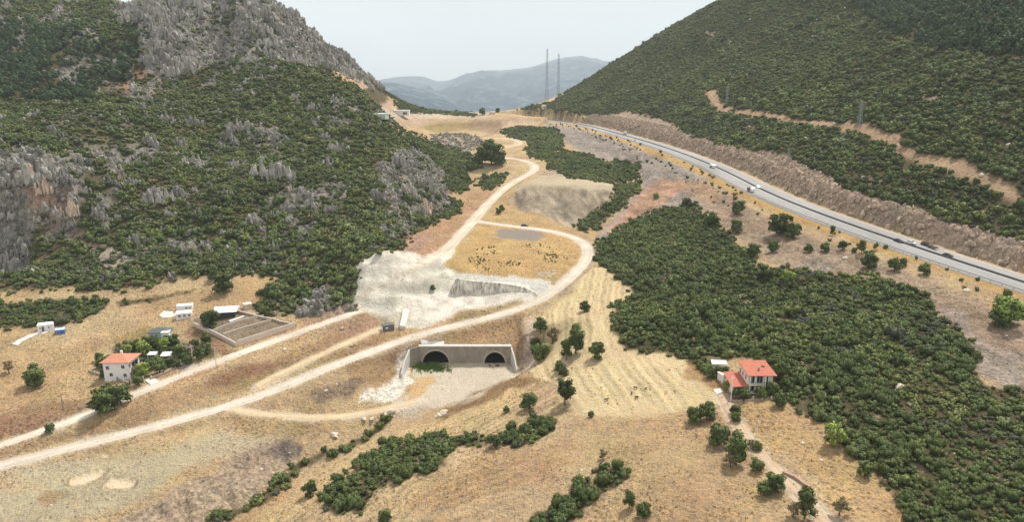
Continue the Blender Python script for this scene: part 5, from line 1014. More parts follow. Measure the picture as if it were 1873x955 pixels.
# ---- walls following the ground
def wall(name, P, h_, t, mat, label, cat='wall', cope=None, posts=None, group=None):
    pts_ = [hit1(*q) for q in P]; c = pts_[0]; e = empty(name, tuple(c), 0, label, cat, group); V = []; F = []; VC = []; FC = []
    for a, b in zip(pts_[:-1], pts_[1:]):
        n = max(1, int((b-a).length/4)); d = (b-a); d.z = 0; d.normalize(); r = Vector((d.y, -d.x, 0))*t/2
        for i in range(n):
            p = a.lerp(b, i/n); q = a.lerp(b, (i+1)/n); zp, zq = ground(p.x, p.y), ground(q.x, q.y)
            if i == 0: p = p-d*t/2
            if i == n-1: q = q+d*t/2*.98
            for VV, FF, w_, z0, z1 in ((V, F, 1, -.8, h_),)+(((VC, FC, 1.35, h_+.003, h_+.14),) if cope else ()):
                k = len(VV)
                for s_, zz in ((p, zp), (q, zq)):
                    for sg in (1, -1):
                        for z in (z0, z1): VV.append((s_.x+r.x*sg*w_-c.x, s_.y+r.y*sg*w_-c.y, zz+z-c.z))
                FF += [[k, k+1, k+3, k+2], [k+4, k+6, k+7, k+5], [k, k+4, k+5, k+1], [k+2, k+3, k+7, k+6], [k+1, k+5, k+7, k+3], [k, k+2, k+6, k+4]]
    mesh_obj('wall_body', V, F, mat, e)
    if cope: mesh_obj('coping', VC, FC, cope, e)
    if posts:
        for a, b in zip(pts_[:-1], pts_[1:]):
            n = max(1, int((b-a).length/posts))
            for i in range(n+1):
                p = a.lerp(b, i/n); z = ground(p.x, p.y); o = boxes('post', [(-.16, .16, -.16, .16, -.3, h_+.55)], CONCP, e); o.location = (p.x-c.x, p.y-c.y, z-c.z)
    return e
wall('yard_wall', [(355,590),(368,586)], 1.6, .3, PINKW, 'short far end of the yard wall beside the big tree', cope=CONCP)
wall('yard_wall', [(355,597),(388,611),(433,635)], 1.6, .3, PINKW, 'pinkish yard wall running down towards the road corner', cope=CONCP)
wall('yard_wall', [(435,634),(463,625),(500,613),(540,600)], 2.4, .3, PINKW, 'tall pale yard wall along the village road', cope=CONCP)
wall('yard_wall', [(541,598),(500,588),(462,580),(432,573)], 1.2, .3, BLOCK, 'back wall of the yard below the scrub', cope=CONCP)
wall('inner_wall', [(389,609),(410,600),(440,590),(482,581)], 1.1, .3, PINKW, 'upper inner wall dividing the yard', cope=CONCP)
wall('inner_wall', [(410,615),(450,602),(496,589)], 1.1, .3, PINKW, 'lower inner wall dividing the yard', cope=CONCP)
wall('garden_wall', [(162,681),(185,688),(215,697),(238,704),(262,695)], .9, .25, BLOCK, 'low garden wall with posts around the white house', posts=3.2)
wall('garden_wall', [(277,694),(300,685),(321,675)], .8, .9, BLOCK, 'thick low wall of the garden right of the white house', posts=5)
wall('fence_wall', [(1337,735),(1360,735),(1411,732)], .5, .25, BLOCK, 'low fence wall with posts in front of the red roofed house', 'fence', posts=2.0)
wall('dry_stone_bank', [(1436,868),(1455,876),(1478,893)], .7, 1.0, BRSTONE, 'low stone bank between the drive and the dry field')
# ---- poles
def pole(px, py, h_, label, mat=None, r=.13, arm=True):
    p = hit1(px, py); e = empty('utility_pole', tuple(p), rng.random(), label, 'pole', 'utility poles'); V = []; F = []
    for i, (z, q) in enumerate(((-.5, r*1.3), (h_, r*.8))):
        for k in range(8): V.append((q*math.cos(k*.785), q*math.sin(k*.785), z))
    F = [[k, (k+1) % 8, 8+(k+1) % 8, 8+k] for k in range(8)]+[list(range(8, 16))]; mesh_obj('pole', V, F, mat or CONCP, e)
    if arm:
        boxes('crossarm', [(-.8, .8, -.06, .06, h_-.7, h_-.58)], mat or CONCP, e)
        for u in (-.7, 0, .7): boxes('insulator', [(u-.05, u+.05, -.05, .05, h_-.58, h_-.3)], GREYC, e)
    return e
pole(353, 664, 7.4, 'tall pale pole in the grass above the house drive'); pole(396, 673, 8.4, 'tall pale pole beside the village road'); pole(214, 650, 6.2, 'pole behind the white house roof', WOOD); pole(240, 704, 6.4, 'pale pole at the garden wall corner of the white house'); pole(116, 751, 6.2, 'leaning brown pole in the left field', WOOD)
pole(1337, 732, 7.6, 'white pole at the fence corner of the red roofed house', METALW); pole(1384, 800, 5.6, 'thin pale pole in the dry field below the fence', METALW, .07, False); pole(885, 348, 6, 'pole beside the dirt track near the valley trees', WOOD)
# ---- lattice masts and pylons
STEEL = plain_mat('painted_steel', (.17, .19, .21), .6, .1, .2); STEELG = plain_mat('grey_steel', (.30, .32, .33), .6, .1, .2)
def strut(V, F, a, b, r):
    a = Vector(a); b = Vector(b); d = (b-a).normalized(); u = d.orthogonal().normalized()*r; v = d.cross(u); k = len(V)
    for p in (a, b):
        for s in (u, v, -u, -v): V.append(tuple(p+s))
    F += [[k+i, k+(i+1) % 4, k+4+(i+1) % 4, k+4+i] for i in range(4)]
def lattice(name, p, H, wb, wt, n, rl, rb, mat, label, arms=(), cat='mast'):
    e = empty(name, tuple(p), .4, label, cat); w_ = lambda t: wb+(wt-wb)*t**.8; cor = [(-1, -1), (1, -1), (1, 1), (-1, 1)]
    lv = [1-(1-i/n)**1.25 if False else i/n for i in range(n+1)]; P = lambda q, t: (q[0]*w_(t)/2, q[1]*w_(t)/2, H*t-.5)
    for q in cor:
        V = []; F = []
        for i in range(n): strut(V, F, P(q, lv[i]), P(q, lv[i+1]), rl)
        mesh_obj('leg', V, F, mat, e)
    V = []; F = []
    for i in range(n):
        for k in range(4):
            a, b = cor[k], cor[(k+1) % 4]; strut(V, F, P(a, lv[i]), P(b, lv[i+1]), rb); strut(V, F, P(b, lv[i]), P(a, lv[i+1]), rb); strut(V, F, P(a, lv[i+1]), P(b, lv[i+1]), rb)
    mesh_obj('bracing', V, F, mat, e)
    for z, L in arms:
        V = []; F = []
        for s in (-1, 1): strut(V, F, (s*.4, 0, z+.8), (s*L, 0, z), rb*1.3); strut(V, F, (s*.4, .3, z-.3), (s*L, 0, z), rb*1.3); strut(V, F, (s*L, 0, z), (s*L, 0, z-1.2), rb)
        mesh_obj('crossarm', V, F, mat, e)
    return e
p = atY(1000, 179, 1010); lattice('lattice_mast', Vector((p[0], p[1], ground(p[0], p[1]))), CAMZ+ (atY(999, 88, 1010)[2]-CAMZ)-ground(p[0], p[1]), 6.0, .9, 22, .11, .04, STEEL, 'taller left lattice mast on the ridge of the pass')
p = atY(1021, 172, 1030); lattice('lattice_mast', Vector((p[0], p[1], ground(p[0], p[1]))), atY(1022, 97, 1030)[2]-ground(p[0], p[1]), 5.4, 1.5, 20, .11, .04, STEEL, 'shorter right lattice mast on the ridge of the pass')
for px_, py_, hp_, lb in ((1208,172,19,'far left power pylon high on the right hillside'),(1329,190,32,'power pylon beside the upper bend of the hillside track'),(1571,234,50,'large power pylon above the middle of the hillside track'),(1441,300,30,'power pylon at the top of the rock cut')):
    p = hit1(px_, py_); H = hp_*proj(*p)[2]/FPX; lattice('power_pylon', p, H, H*.16, H*.035, 9, .11, .05, STEELG, lb, ((H*.72, H*.15), (H*.84, H*.12), (H*.95, H*.09)), 'pylon')
# ------------------------------------------------------------------ twin tunnel portal
def conc_portal():
    m, nt, b = new_mat('stained_concrete', rough=.9, spec=.15); geo = nt.nodes.new('ShaderNodeNewGeometry'); P = geo.outputs['Position']
    a = noise(nt, P, .5, 5, .7, (1, 1, .25)); c = noise(nt, P, .12, 3, .6); f = mth(nt, 'ADD', mrange(nt, a, .3, .7, .72, 1.12), mrange(nt, c, .3, .7, -.18, .18)); rgb = nt.nodes.new('ShaderNodeRGB'); rgb.outputs[0].default_value = (*lin(166,158,146), 1)
    nt.links.new(scale_col(nt, rgb.outputs[0], f), b.inputs['Base Color']); return m
PC = conc_portal(); TUN = plain_mat('darkened_tunnel_lining', (.03, .028, .026), .95, .2, .4)  # lining coloured near black to carry the darkness inside the tubes
port = empty('tunnel_portal', (-20, PYW, 10), 0, 'grey concrete headwall with two round arched tunnel mouths under the dirt road', 'tunnel portal')
def L_(x, y, z): return (x+20, y-PYW, z-10)
ARC = [(-31.9, 5.45, 5.5), (-7.2, 4.3, 4.9)]      # centre x, half width, rise
xL, xR, zb, zt_ = -38.6, -.6, 9.2, 17.3
xs = sorted(set([xL, xR, -20.0]+[c+r*math.cos(a) for c, r, hh in ARC for a in np.linspace(0, math.pi, 25)]))
def under(x):
    for c, r, hh in ARC:
        if abs(x-c) <= r+1e-6: return 10.0+hh*math.sqrt(max(0, 1-((x-c)/r)**2))
    return None
V = []; F = []
for i in range(len(xs)-1):
    a, b = xs[i], xs[i+1]; mid = (a+b)/2; inside = under(mid) is not None
    za, zb_ = (under(a) if inside else zb), (under(b) if inside else zb)
    if inside: za = max(za, 10.0) if abs(under(a)-10) > .01 or True else za
    k = len(V); V += [L_(a, PYW, za), L_(b, PYW, zb_), L_(b, PYW, zt_), L_(a, PYW, zt_), L_(a, PYW+3.2, zt_), L_(b, PYW+3.2, zt_)]; F += [[k, k+1, k+2, k+3], [k+3, k+2, k+5, k+4]]
k = len(V); V += [L_(xL, PYW, zb), L_(xL, PYW, zt_), L_(xL, PYW+3.2, zt_), L_(xL, PYW+3.2, zb), L_(xR, PYW, zb), L_(xR, PYW, zt_), L_(xR, PYW+3.2, zt_), L_(xR, PYW+3.2, zb)]; F += [[k, k+1, k+2, k+3], [k+7, k+6, k+5, k+4]]
mesh_obj('headwall', V, F, PC, port)
boxes('coping', [(xL+20-.3, xR+20+.3, -.35, 1.2, zt_-10+.004, zt_-10+.5)], CONCP, port)
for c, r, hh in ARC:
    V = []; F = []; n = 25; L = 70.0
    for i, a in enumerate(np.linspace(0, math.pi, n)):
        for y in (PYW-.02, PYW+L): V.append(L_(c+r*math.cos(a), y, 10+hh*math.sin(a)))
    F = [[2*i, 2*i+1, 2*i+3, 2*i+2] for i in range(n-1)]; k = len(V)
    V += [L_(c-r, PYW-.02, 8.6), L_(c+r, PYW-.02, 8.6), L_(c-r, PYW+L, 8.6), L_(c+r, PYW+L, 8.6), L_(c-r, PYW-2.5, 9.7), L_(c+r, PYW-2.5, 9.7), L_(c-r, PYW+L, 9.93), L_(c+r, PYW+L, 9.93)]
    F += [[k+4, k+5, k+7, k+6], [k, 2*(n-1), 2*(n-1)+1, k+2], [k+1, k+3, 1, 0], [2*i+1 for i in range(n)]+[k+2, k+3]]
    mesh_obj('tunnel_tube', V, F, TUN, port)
    V = []; F = []; ri = 1.0; ro = 1+.75/r
    for i, a in enumerate(np.linspace(-.05, math.pi+.05, n)):
        for y, s in ((PYW+.02, ri), (PYW-.22, ri), (PYW-.22, ro), (PYW+.02, ro)): V.append(L_(c+r*s*math.cos(a), y, 10+hh*(1+(s-1)*r/hh)*math.sin(a)))
    for i in range(n-1):
        for q in range(4): F.append([4*i+q, 4*i+(q+1) % 4, 4*(i+1)+(q+1) % 4, 4*(i+1)+q])
    mesh_obj('arch_rim', V, F, plain_mat('arch_rim_concrete', tuple(lin(186,176,164)), .9, .12, .6), port)
def wing(name, P, t, mat):      # P: (x, y, top z, bottom z)
    V = []; F = []
    for i, (x, y, z1, z0) in enumerate(P):
        j = min(i, len(P)-2); dx, dy = P[j+1][0]-P[j][0], P[j+1][1]-P[j][1]; l = math.hypot(dx, dy); nx, ny = -dy/l*t, dx/l*t
        V += [L_(x, y, z0), L_(x, y, z1), L_(x+nx, y+ny, z1), L_(x+nx, y+ny, z0)]
    n = len(P)
    for i in range(n-1):
        for q in range(4): F.append([4*i+q, 4*(i+1)+q, 4*(i+1)+(q+1) % 4, 4*i+(q+1) % 4])
    F += [[0, 1, 2, 3], [4*n-1, 4*n-2, 4*n-3, 4*n-4]]; mesh_obj(name, V, F, mat, port)
wing('wing_wall', [(xL+.02, PYW+.3, 17.28, 8.8), (-42.2, PYW-2.5, 17.2, 8.8)], -.6, PC)
wing('wing_wall', [(-42.2, PYW-2.6, 17.1, 8.6), (-43.4, PYW-8, 14.2, 8.4), (-44.0, PYW-13, 10.6, 8.2)], -.6, CONCP)
wing('wing_wall', [(xR-.02, PYW+.3, 17.28, 8.8), (.6, PYW-4, 14.6, 8.8), (1.8, PYW-8.5, 10.6, 8.4)], .6, CONCP)
# ---- stained concrete retaining face under the excavated bench
FACE = plain_mat('weathered_face', tuple(lin(206,200,188)), .9, .75, .9, .1, (1, 1, .12))
B_ = [(826,541),(835,540),(852,539),(868,538),(885,538),(900,537),(920,536),(940,536),(958,538),(975,543),(984,546)]; T_p = [524,509,513,515,516,517,519,522,526,533,541]
V = []; F = []; ref = hit1(868, 538)
for (bx_, by_), ty in zip(B_, T_p):
    p = hit1(bx_, by_); q = atY(bx_, ty, p.y+1.8); V += [(p.x-ref.x, p.y-ref.y, p.z-.8-ref.z), (q[0]-ref.x, q[1]-ref.y, q[2]-ref.z), (q[0]-ref.x, q[1]+1.0-ref.y, q[2]+.02-ref.z), (q[0]-ref.x, q[1]+7-ref.y, ground(q[0], q[1]+7)-.6-ref.z)]
n = len(B_)
for i in range(n-1):
    for q in range(3): F.append([4*i+q, 4*(i+1)+q, 4*(i+1)+q+1, 4*i+q+1])
F += [[3, 2, 1, 0], [4*n-4, 4*n-3, 4*n-2, 4*n-1]]
o = mesh_obj('retaining_wall', V, F, FACE, loc=tuple(ref)); tag(o, 'streaked grey concrete face under the white bench of the excavation', 'retaining wall')
# ---- gutter of stone beside the portal
# ------------------------------------------------------------------ vehicles
PAINTW = plain_mat('white_car_paint', (.78, .78, .77), .3, .03, .5, .6); PAINTB = plain_mat('black_car_paint', (.018, .018, .02), .25, .05, .5, .6); PAINTN = plain_mat('blue_car_paint', (.03, .05, .10), .3, .05, .5, .6); RUB, _, _ = new_mat('tyre_rubber', (.02, .02, .02), .9); RIM, _, _ = new_mat('rim_metal', (.4, .4, .42), .4, .5, .6); LAMP, _, _ = new_mat('lamp_glass', (.7, .68, .6), .2, .6); TAIL, _, _ = new_mat('tail_lamp', (.35, .02, .02), .3, .5); CARGO = plain_mat('brown_cargo', (.16, .11, .08), .9, .3, 1.5)
def loft(name, secs, mat, parent, cap=True):
    V = []; F = []; n = len(secs[0])
    for s in secs: V += s
    for i in range(len(secs)-1):
        for k in range(n): F.append([i*n+k, i*n+(k+1) % n, (i+1)*n+(k+1) % n, (i+1)*n+k])
    if cap: F += [list(range(n))[::-1], [(len(secs)-1)*n+k for k in range(n)]]
    return mesh_obj(name, V, F, mat, parent, smooth=False)
def ring(x, w_, z0, z1, tw=.9):      # cross-section across the car at station x
    return [(x, -w_, z0), (x, w_, z0), (x, w_*1.02, (z0+z1)*.5), (x, w_*tw, z1), (x, -w_*tw, z1), (x, -w_*1.02, (z0+z1)*.5)]
def wheel(parent, x, y, r, w_=.22):
    V = []; F = []; n = 14
    for s in (-w_/2, w_/2):
        for k in range(n): V.append((r*math.cos(6.283*k/n), s, r*math.sin(6.283*k/n)))
    F = [[k, (k+1) % n, n+(k+1) % n, n+k] for k in range(n)]+[list(range(n))[::-1], list(range(n, 2*n))]
    o = mesh_obj('wheel', V, F, RUB, parent); o.location = (x, y, r); s = 1 if y > 0 else -1
    V = [(r*.6*math.cos(6.283*k/10), s*(w_/2+.012), r*.6*math.sin(6.283*k/10)) for k in range(10)]+[(0, s*(w_/2+.03), 0)]; mesh_obj('rim', V, [[k, (k+1) % 10, 10] for k in range(10)], RIM, o)
def on_highway(px, py, off=None, lift=0.0):
    p = hit1(px, py); d, s, z, a = near_line(HWd, [p.x], [p.y]); i = int(np.argmin((HWd[:, 0]-p.x)**2+(HWd[:, 1]-p.y)**2)); R, T = frames(HWd)
    return p.x, p.y, float(z[0])+.06+lift, math.atan2(T[i, 1], T[i, 0])
def car(loc, rz, mat, label, estate=False, name='car'):
    e = empty(name, loc, rz, label, 'car', 'vehicles on the highway')
    loft('body', [ring(-2.2, .80, .35, .85), ring(-2.1, .88, .25, .98), ring(-1.3, .92, .22, 1.02), ring(0, .93, .22, .98), ring(1.0, .92, .22, .95), ring(1.9, .86, .25, .82), ring(2.2, .74, .34, .66)], mat, e)
    b = -1.95 if estate else -1.7
    loft('window_band', [ring(b, .74, .97, 1.0), ring(b+.35, .76, .96, 1.36, .86), ring(.35, .76, .95, 1.38, .86), ring(1.15, .72, .93, .97)], GLASS, e)
    loft('roof', [ring(b+.38, .64, 1.36, 1.43), ring(-.5, .66, 1.38, 1.48), ring(.32, .63, 1.37, 1.43)], mat, e)
    for x in (-1.35, 1.35):
        for y in (-.82, .82): wheel(e, x, y, .32)
    for y in (-.6, .6): boxes('headlight', [(2.12, 2.2, y-.14, y+.14, .56, .7)], LAMP, e); boxes('tail_lamp', [(-2.2, -2.13, y-.14, y+.14, .66, .82)], TAIL, e)
    return e
def truck(loc, rz, label, cargo, L=7.4, cat='truck'):
    e = empty('truck', loc, rz, label, cat, 'vehicles on the highway'); f = L/2
    boxes('chassis', [(-f, f-.3, -.45, .45, .55, .85)], RUB, e)
    loft('cab', [ring(f-2.0, 1.15, .6, 2.75, .96), ring(f-1.0, 1.18, .55, 2.8, .95), ring(f-.3, 1.18, .5, 2.45, .92), ring(f, 1.12, .5, 1.6, .97)], PAINTW, e); V = [(f-.16, -.95, 1.62), (f-.16, .95, 1.62), (f-.5, .88, 2.38), (f-.5, -.88, 2.38)]; V = [(x+.16+(.0), y, z) for x, y, z in V]
    mesh_obj('windscreen', V, [[0, 1, 2, 3]], GLASS, e); boxes('side_window', [(f-1.4, f-.6, -1.2, -1.13, 1.6, 2.3)], GLASS, e); boxes('side_window', [(f-1.4, f-.6, 1.13, 1.2, 1.6, 2.3)], GLASS, e)
    if cargo == 'box': boxes('cargo_box', [(-f, f-2.15, -1.2, 1.2, .95, 3.3)], PAINTW, e, .06)
    elif cargo == 'tank':
        V = []; F = []; n = 16
        for x, s in ((-f, .7), (-f+.25, 1), (f-2.45, 1), (f-2.2, .7)):
            for k in range(n): V.append((x, 1.18*s*math.cos(6.283*k/n), 1.95+.95*s*math.sin(6.283*k/n)))
        for i in range(3):
            for k in range(n): F.append([i*n+k, i*n+(k+1) % n, (i+1)*n+(k+1) % n, (i+1)*n+k])
        F += [list(range(n))[::-1], [3*n+k for k in range(n)]]; mesh_obj('tank', V, F, PAINTW, e)
    elif cargo == 'tipper': boxes('tipper_body', [(-f, f-2.15, -1.2, -1.1, .95, 2.4), (-f, f-2.15, 1.1, 1.2, .95, 2.4), (-f, -f+.1, -1.1, 1.1, .95, 2.3), (f-2.25, f-2.15, -1.1, 1.1, .95, 2.6), (-f+.1, f-2.25, -1.1, 1.1, .95, 1.1)], GREYC, e); boxes('load', [(-f+.12, f-2.27, -1.08, 1.08, 1.12, 2.15)], CARGO, e, .3)
    for x in (-f+.9, -f+2.0, f-1.1):
        for y in (-.98, .98): wheel(e, x, y, .48, .3)
    return e
PI = math.pi
x, y, z, a = on_highway(1643, 445); car((x, y, z), a+PI, PAINTB, 'black car leading the row of cars on the highway', True)
x, y, z, a = on_highway(1666, 448); car((x, y, z), a+PI, PAINTW, 'white car behind the leading black car on the highway')
x, y, z, a = on_highway(1733, 472); car((x, y, z), a+PI, PAINTB, 'black estate car last in the row on the highway', True)
x, y, z, a = on_highway(1386, 345); car((x, y, z), a+PI, PAINTW, 'small white car passing the tipper truck')
x, y, z, a = on_highway(1161, 258); car((x, y, z), a, PAINTW, 'tiny white car far up the highway near the pass')
x, y, z, a = on_highway(1303, 308); truck((x, y, z), a+PI, 'white tanker truck coming down the highway', 'tank')
x, y, z, a = on_highway(1373, 352); truck((x, y, z), a+PI, 'white truck with a dark tipper body coming down the highway', 'tipper', 6.8)
x, y, z, a = on_highway(1143, 246); truck((x, y, z), a, 'white box van far up the highway against the rock cut', 'box', 8.0)
# pick-up towing a flat trailer
x, y, z, a = on_highway(1694, 452); e = empty('pickup_truck', (x, y, z), a+PI, 'dark pick-up loaded with boxes in the row of cars', 'pick-up', 'vehicles on the highway')
loft('body', [ring(-2.5, .85, .45, .95), ring(-2.4, .9, .35, 1.05), ring(0, .92, .3, 1.05), ring(1.6, .9, .3, 1.0), ring(2.3, .8, .4, .8)], PAINTB, e); loft('cabin', [ring(-.6, .8, 1.0, 1.1), ring(-.4, .8, 1.0, 1.65, .85), ring(.6, .8, 1.0, 1.65, .85), ring(1.3, .78, .98, 1.02)], GLASS, e); boxes('load', [(-2.3, -1.5, -.7, .7, 1.06, 1.7), (-1.45, -.75, -.7, .6, 1.06, 1.9)], CARGO, e, .08)
for wx_ in (-1.6, 1.5):
    for wy in (-.84, .84): wheel(e, wx_, wy, .38)
x, y, z, a = on_highway(1706, 457); e = empty('trailer', (x, y, z), a+PI, 'low dark trailer with a load towed by the dark pick-up', 'trailer', 'vehicles on the highway'); boxes('bed', [(-2.2, 2.0, -.95, .95, .55, .72), (-2.2, 2.0, -.97, -.9, .72, 1.0), (-2.2, 2.0, .9, .97, .72, 1.0)], GREYC, e); boxes('load', [(-2.0, -.4, -.8, .8, .75, 1.5), (-.2, 1.2, -.7, .7, .75, 1.2)], CARGO, e, .1); boxes('drawbar', [(2.0, 3.0, -.06, .06, .5, .62)], RUB, e)
for wy in (-.95, .95): wheel(e, -.3, wy, .36)
p = hit1(959, 414); e = car((p.x, p.y, p.z+.05), math.radians(2), PAINTN, 'dark blue car driving on the dirt road round the dry field'); del e['group']
# ------------------------------------------------------------------ cattle in the mown field
COWB = plain_mat('dark_hide', (.03, .022, .018), .8, .3, 2); COWP = plain_mat('pied_hide', (.10, .07, .05), .8, .9, 2.5)
def cow_mesh(name, mat, graze):
    bm = bmesh.new(); pts_ = {}
    hz, hx = (.35, 1.25) if graze else (1.35, 1.35)
    J = [('pel', (-.62, 0, 1.02), .30), ('belly', (-.1, 0, .95), .36), ('chest', (.42, 0, 1.0), .33), ('neck', (.82, 0, 1.05 if not graze else .85), .19), ('head', (hx-.1, 0, hz+.02), .14), ('muz', (hx+.14, 0, hz-.14), .085), ('rump', (-.86, 0, 1.08), .17), ('tail', (-.98, 0, .95), .04), ('tail2', (-1.02, 0, .45), .03), ('ear1', (hx-.1, .2, hz+.1), .035), ('ear2', (hx-.1, -.2, hz+.1), .035)]
    E = [('pel', 'belly'), ('belly', 'chest'), ('chest', 'neck'), ('neck', 'head'), ('head', 'muz'), ('pel', 'rump'), ('rump', 'tail'), ('tail', 'tail2'), ('head', 'ear1'), ('head', 'ear2')]
    for s in (-1, 1):
        J += [('hh%d' % s, (-.68, s*.2, .78), .17), ('hk%d' % s, (-.84, s*.2, .45), .075), ('hf%d' % s, (-.76, s*.2, .04), .06), ('fs%d' % s, (.45, s*.19, .72), .14), ('fk%d' % s, (.47, s*.19, .38), .07), ('ff%d' % s, (.46, s*.19, .04), .06)]
        E += [('pel', 'hh%d' % s), ('hh%d' % s, 'hk%d' % s), ('hk%d' % s, 'hf%d' % s), ('chest', 'fs%d' % s), ('fs%d' % s, 'fk%d' % s), ('fk%d' % s, 'ff%d' % s)]
    ids = {}
    for k, (n_, p, r) in enumerate(J): bm.verts.new(p); ids[n_] = k
    bm.verts.ensure_lookup_table()
    for a, b in E: bm.edges.new((bm.verts[ids[a]], bm.verts[ids[b]]))
    me = bpy.data.meshes.new(name); bm.to_mesh(me); bm.free(); o = bpy.data.objects.new(name, me); COL.objects.link(o)
    sk = o.modifiers.new('skin', 'SKIN'); 
    for k, (n_, p, r) in enumerate(J): me.skin_vertices[0].data[k].radius = (r, r)
    me.skin_vertices[0].data[0].use_root = True; sb = o.modifiers.new('sub', 'SUBSURF'); sb.levels = 1; sb.render_levels = 1
    dg = bpy.context.evaluated_depsgraph_get(); m2 = bpy.data.meshes.new_from_object(o.evaluated_get(dg)); m2.name = name; m2.materials.clear(); m2.materials.append(mat); bpy.data.objects.remove(o); return m2
CM = [cow_mesh('cow_mesh', COWB, True), cow_mesh('cow_mesh', COWB, False), cow_mesh('cow_mesh', COWP, True)]
for px_, py_, k, rz, s, lb in ((1162, 712, 0, 2.4, .95, 'dark cow at the top of the group of cattle in the mown field'), (1155, 722, 1, 1.4, .8, 'dark calf on the left side of the cattle group'), (1164, 730, 0, .7, 1.1, 'largest dark cow at the bottom of the cattle group'), (1181, 713, 2, .8, .85, 'brown and white cow right of the cattle group'), (1109, 734, 1, .1, .95, 'dark cow standing apart left of the cattle group')):
    p = hit1(px_, py_); o = bpy.data.objects.new('cow', CM[k]); link(o); o.location = (p.x, p.y, p.z); o.rotation_euler = (0, 0, rz); o.scale = (s*.72, s*.72, s*.72); tag(o, lb, 'cow', 'cattle in the mown field')
# ------------------------------------------------------------------ mountains beyond the pass
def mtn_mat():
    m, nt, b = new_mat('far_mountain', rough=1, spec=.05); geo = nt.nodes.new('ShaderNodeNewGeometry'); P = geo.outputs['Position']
    a = noise(nt, P, .0035, 6, .62); c = noise(nt, P, .012, 5, .65, (1, .6, 2.0)); r = nt.nodes.new('ShaderNodeValToRGB'); e = r.color_ramp.elements; e[0].position = .50; e[0].color = (.04, .07, .10, 1); e[1].position = .66; e[1].color = (.17, .21, .25, 1)  # bluish slope colours, part of the distant haze painted in
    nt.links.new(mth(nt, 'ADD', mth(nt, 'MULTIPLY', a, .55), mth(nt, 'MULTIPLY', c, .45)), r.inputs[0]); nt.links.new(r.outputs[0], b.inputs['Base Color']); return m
MM = mtn_mat()
def ridge(name, crest, Yn, Yf, zn, seed, bumps, nx=240, ny=90):
    crest = np.array(crest, float); px = np.linspace(crest[0, 0], crest[-1, 0], nx); py = np.interp(px, crest[:, 0], crest[:, 1]); V = []
    k = np.array([1, 2, 3, 2, 1])/9; py = np.convolve(np.pad(py, 2, 'edge'), k, 'valid')
    for j in range(ny):
        t = j/(ny-1)*1.25; Y = Yn+(Yf-Yn)*t
        for i in range(nx):
            cz = atY(px[i], py[i], Yf)[2]; x = ray(px[i], py[i])[0]/ray(px[i], py[i])[1]*Y; f = min(1, t)**1.25 if t <= 1 else 1-(t-1)*1.2
            V.append([x, Y, zn+(cz-zn)*f])
    V = np.array(V); tt = np.repeat(np.arange(ny)/(ny-1)*1.25, nx); am = bumps*np.sin(np.clip(tt, 0, 1)*math.pi)**.7
    V[:, 2] += (ridged(V[:, 0], V[:, 1]*.7, 1500, 5, seed)-.55)*am + (fbm(V[:, 0], V[:, 1], 160, 4, seed+5)-.5)*am*.35 + (fbm(V[:, 0], V[:, 1], 120, 3, seed+9)-.5)*bumps*.06
    F = [[j*nx+i, j*nx+i+1, (j+1)*nx+i+1, (j+1)*nx+i] for j in range(ny-1) for i in range(nx-1)]; o = mesh_obj(name, V, F, MM, smooth=True); o['kind'] = 'structure'; return o
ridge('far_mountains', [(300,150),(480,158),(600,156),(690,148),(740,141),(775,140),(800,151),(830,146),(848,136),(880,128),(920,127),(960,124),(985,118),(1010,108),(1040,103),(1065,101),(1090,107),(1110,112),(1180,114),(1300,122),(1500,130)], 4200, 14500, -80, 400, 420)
ridge('far_hills', [(400,120),(560,128),(640,138),(690,150),(725,151),(760,160),(800,172),(830,188),(860,204),(900,222),(1000,240)], 2500, 6500, -60, 430, 130, 160, 70)
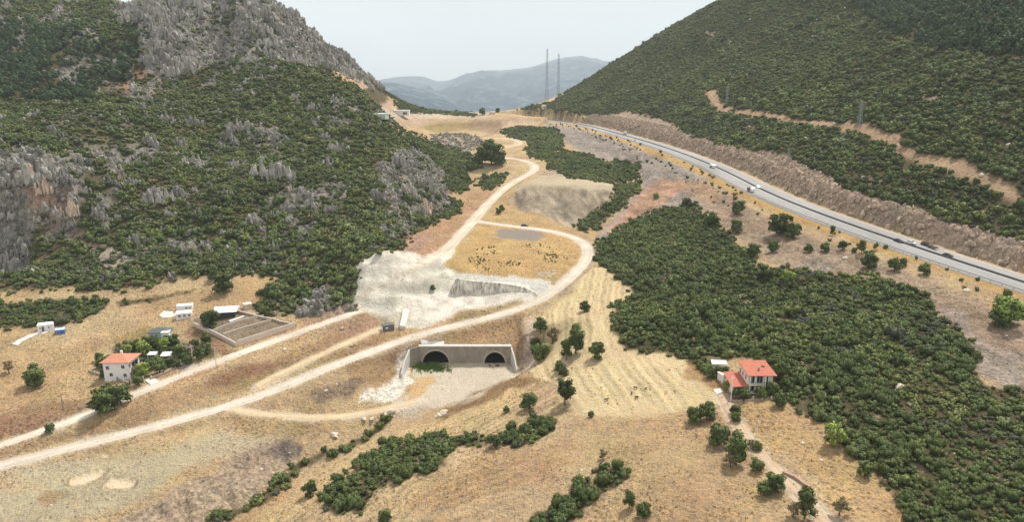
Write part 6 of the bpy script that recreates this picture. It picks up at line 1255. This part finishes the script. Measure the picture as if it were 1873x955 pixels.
# ------------------------------------------------------------------ the air between
hz, nt, b = new_mat('haze_air'); nt.nodes.remove(b); out = [n for n in nt.nodes if n.type == 'OUTPUT_MATERIAL'][0]; pv = nt.nodes.new('ShaderNodeVolumePrincipled')
pv.inputs['Color'].default_value = (.84, .93, 1.0, 1); pv.inputs['Density'].default_value = 7.0e-5; pv.inputs['Anisotropy'].default_value = .0; nt.links.new(pv.outputs[0], out.inputs['Volume'])
V = []; F = []; zmin = float(min(Z.min(), -70))-60; box_geo(V, F, -19000, 19000, -600, 19000, zmin, 1900); o = mesh_obj('haze', V, F, hz); o['kind'] = 'stuff'; o.display_type = 'WIRE'
# ------------------------------------------------------------------ dry grass standing on the fields
def tuft(name, mat, r, n=7):
    V = []; F = []
    for k in range(n):
        a = r.random()*6.28; q = .35*r.random(); x, y = q*math.cos(a), q*math.sin(a); o = len(V); l = .5+.5*r.random(); t = r.random()*6.28
        V += [(x-.09*math.cos(t), y-.09*math.sin(t), -.05), (x+.09*math.cos(t), y+.09*math.sin(t), -.05), (x*1.8+.1*math.sin(t), y*1.8, l*.8)]; F.append([o, o+1, o+2])
    me = bpy.data.meshes.new(name); me.from_pydata(V, [], F); me.update(); me.materials.append(mat); return me
TF = [tuft('tuft_mesh', plain_mat('straw_%s' % k, c, .9, .25, .5, .1), rng) for k, c in (('pale', tuple(lin(232,206,152))), ('gold', tuple(lin(220,182,116))), ('brown', tuple(lin(176,144,98))), ('olive', tuple(lin(150,138,84))))]
x, y, z, px, py, d = cand(-260, 200, 118, 330, 1.15); g_ = samp(G_, x, y)*(samp(DENS, x, y) < .3)*(samp(HD, x, y) > 20); cl_ = fbm(x, y, 11, 3, 121)
m = (rng.random(len(x)) < g_*np.clip((cl_-.38)*2.2, 0, .5)) & (px > -60) & (px < 1940) & (py > 480); x, y, z, cl_ = x[m], y[m], z[m], cl_[m]; n = len(x); print('tufts', n); s = .35+.55*rng.random(n)**1.5
k2 = fbm(x, y, 24, 2, 125); idx = np.where(rng.random(n) < .42, 0, np.where(rng.random(n) < .5, 1, 2)); idx = np.where((k2 > .62) & (rng.random(n) < .5), 2, idx); idx = np.where(rng.random(n) < .06, 3, idx)
scatter('dry_grass', np.stack([x, y, z], -1), rng.random(n)*6, np.stack([s*1.5, s*1.5, s], -1), idx, TF, 'dry straw coloured grass standing on the fields and banks')
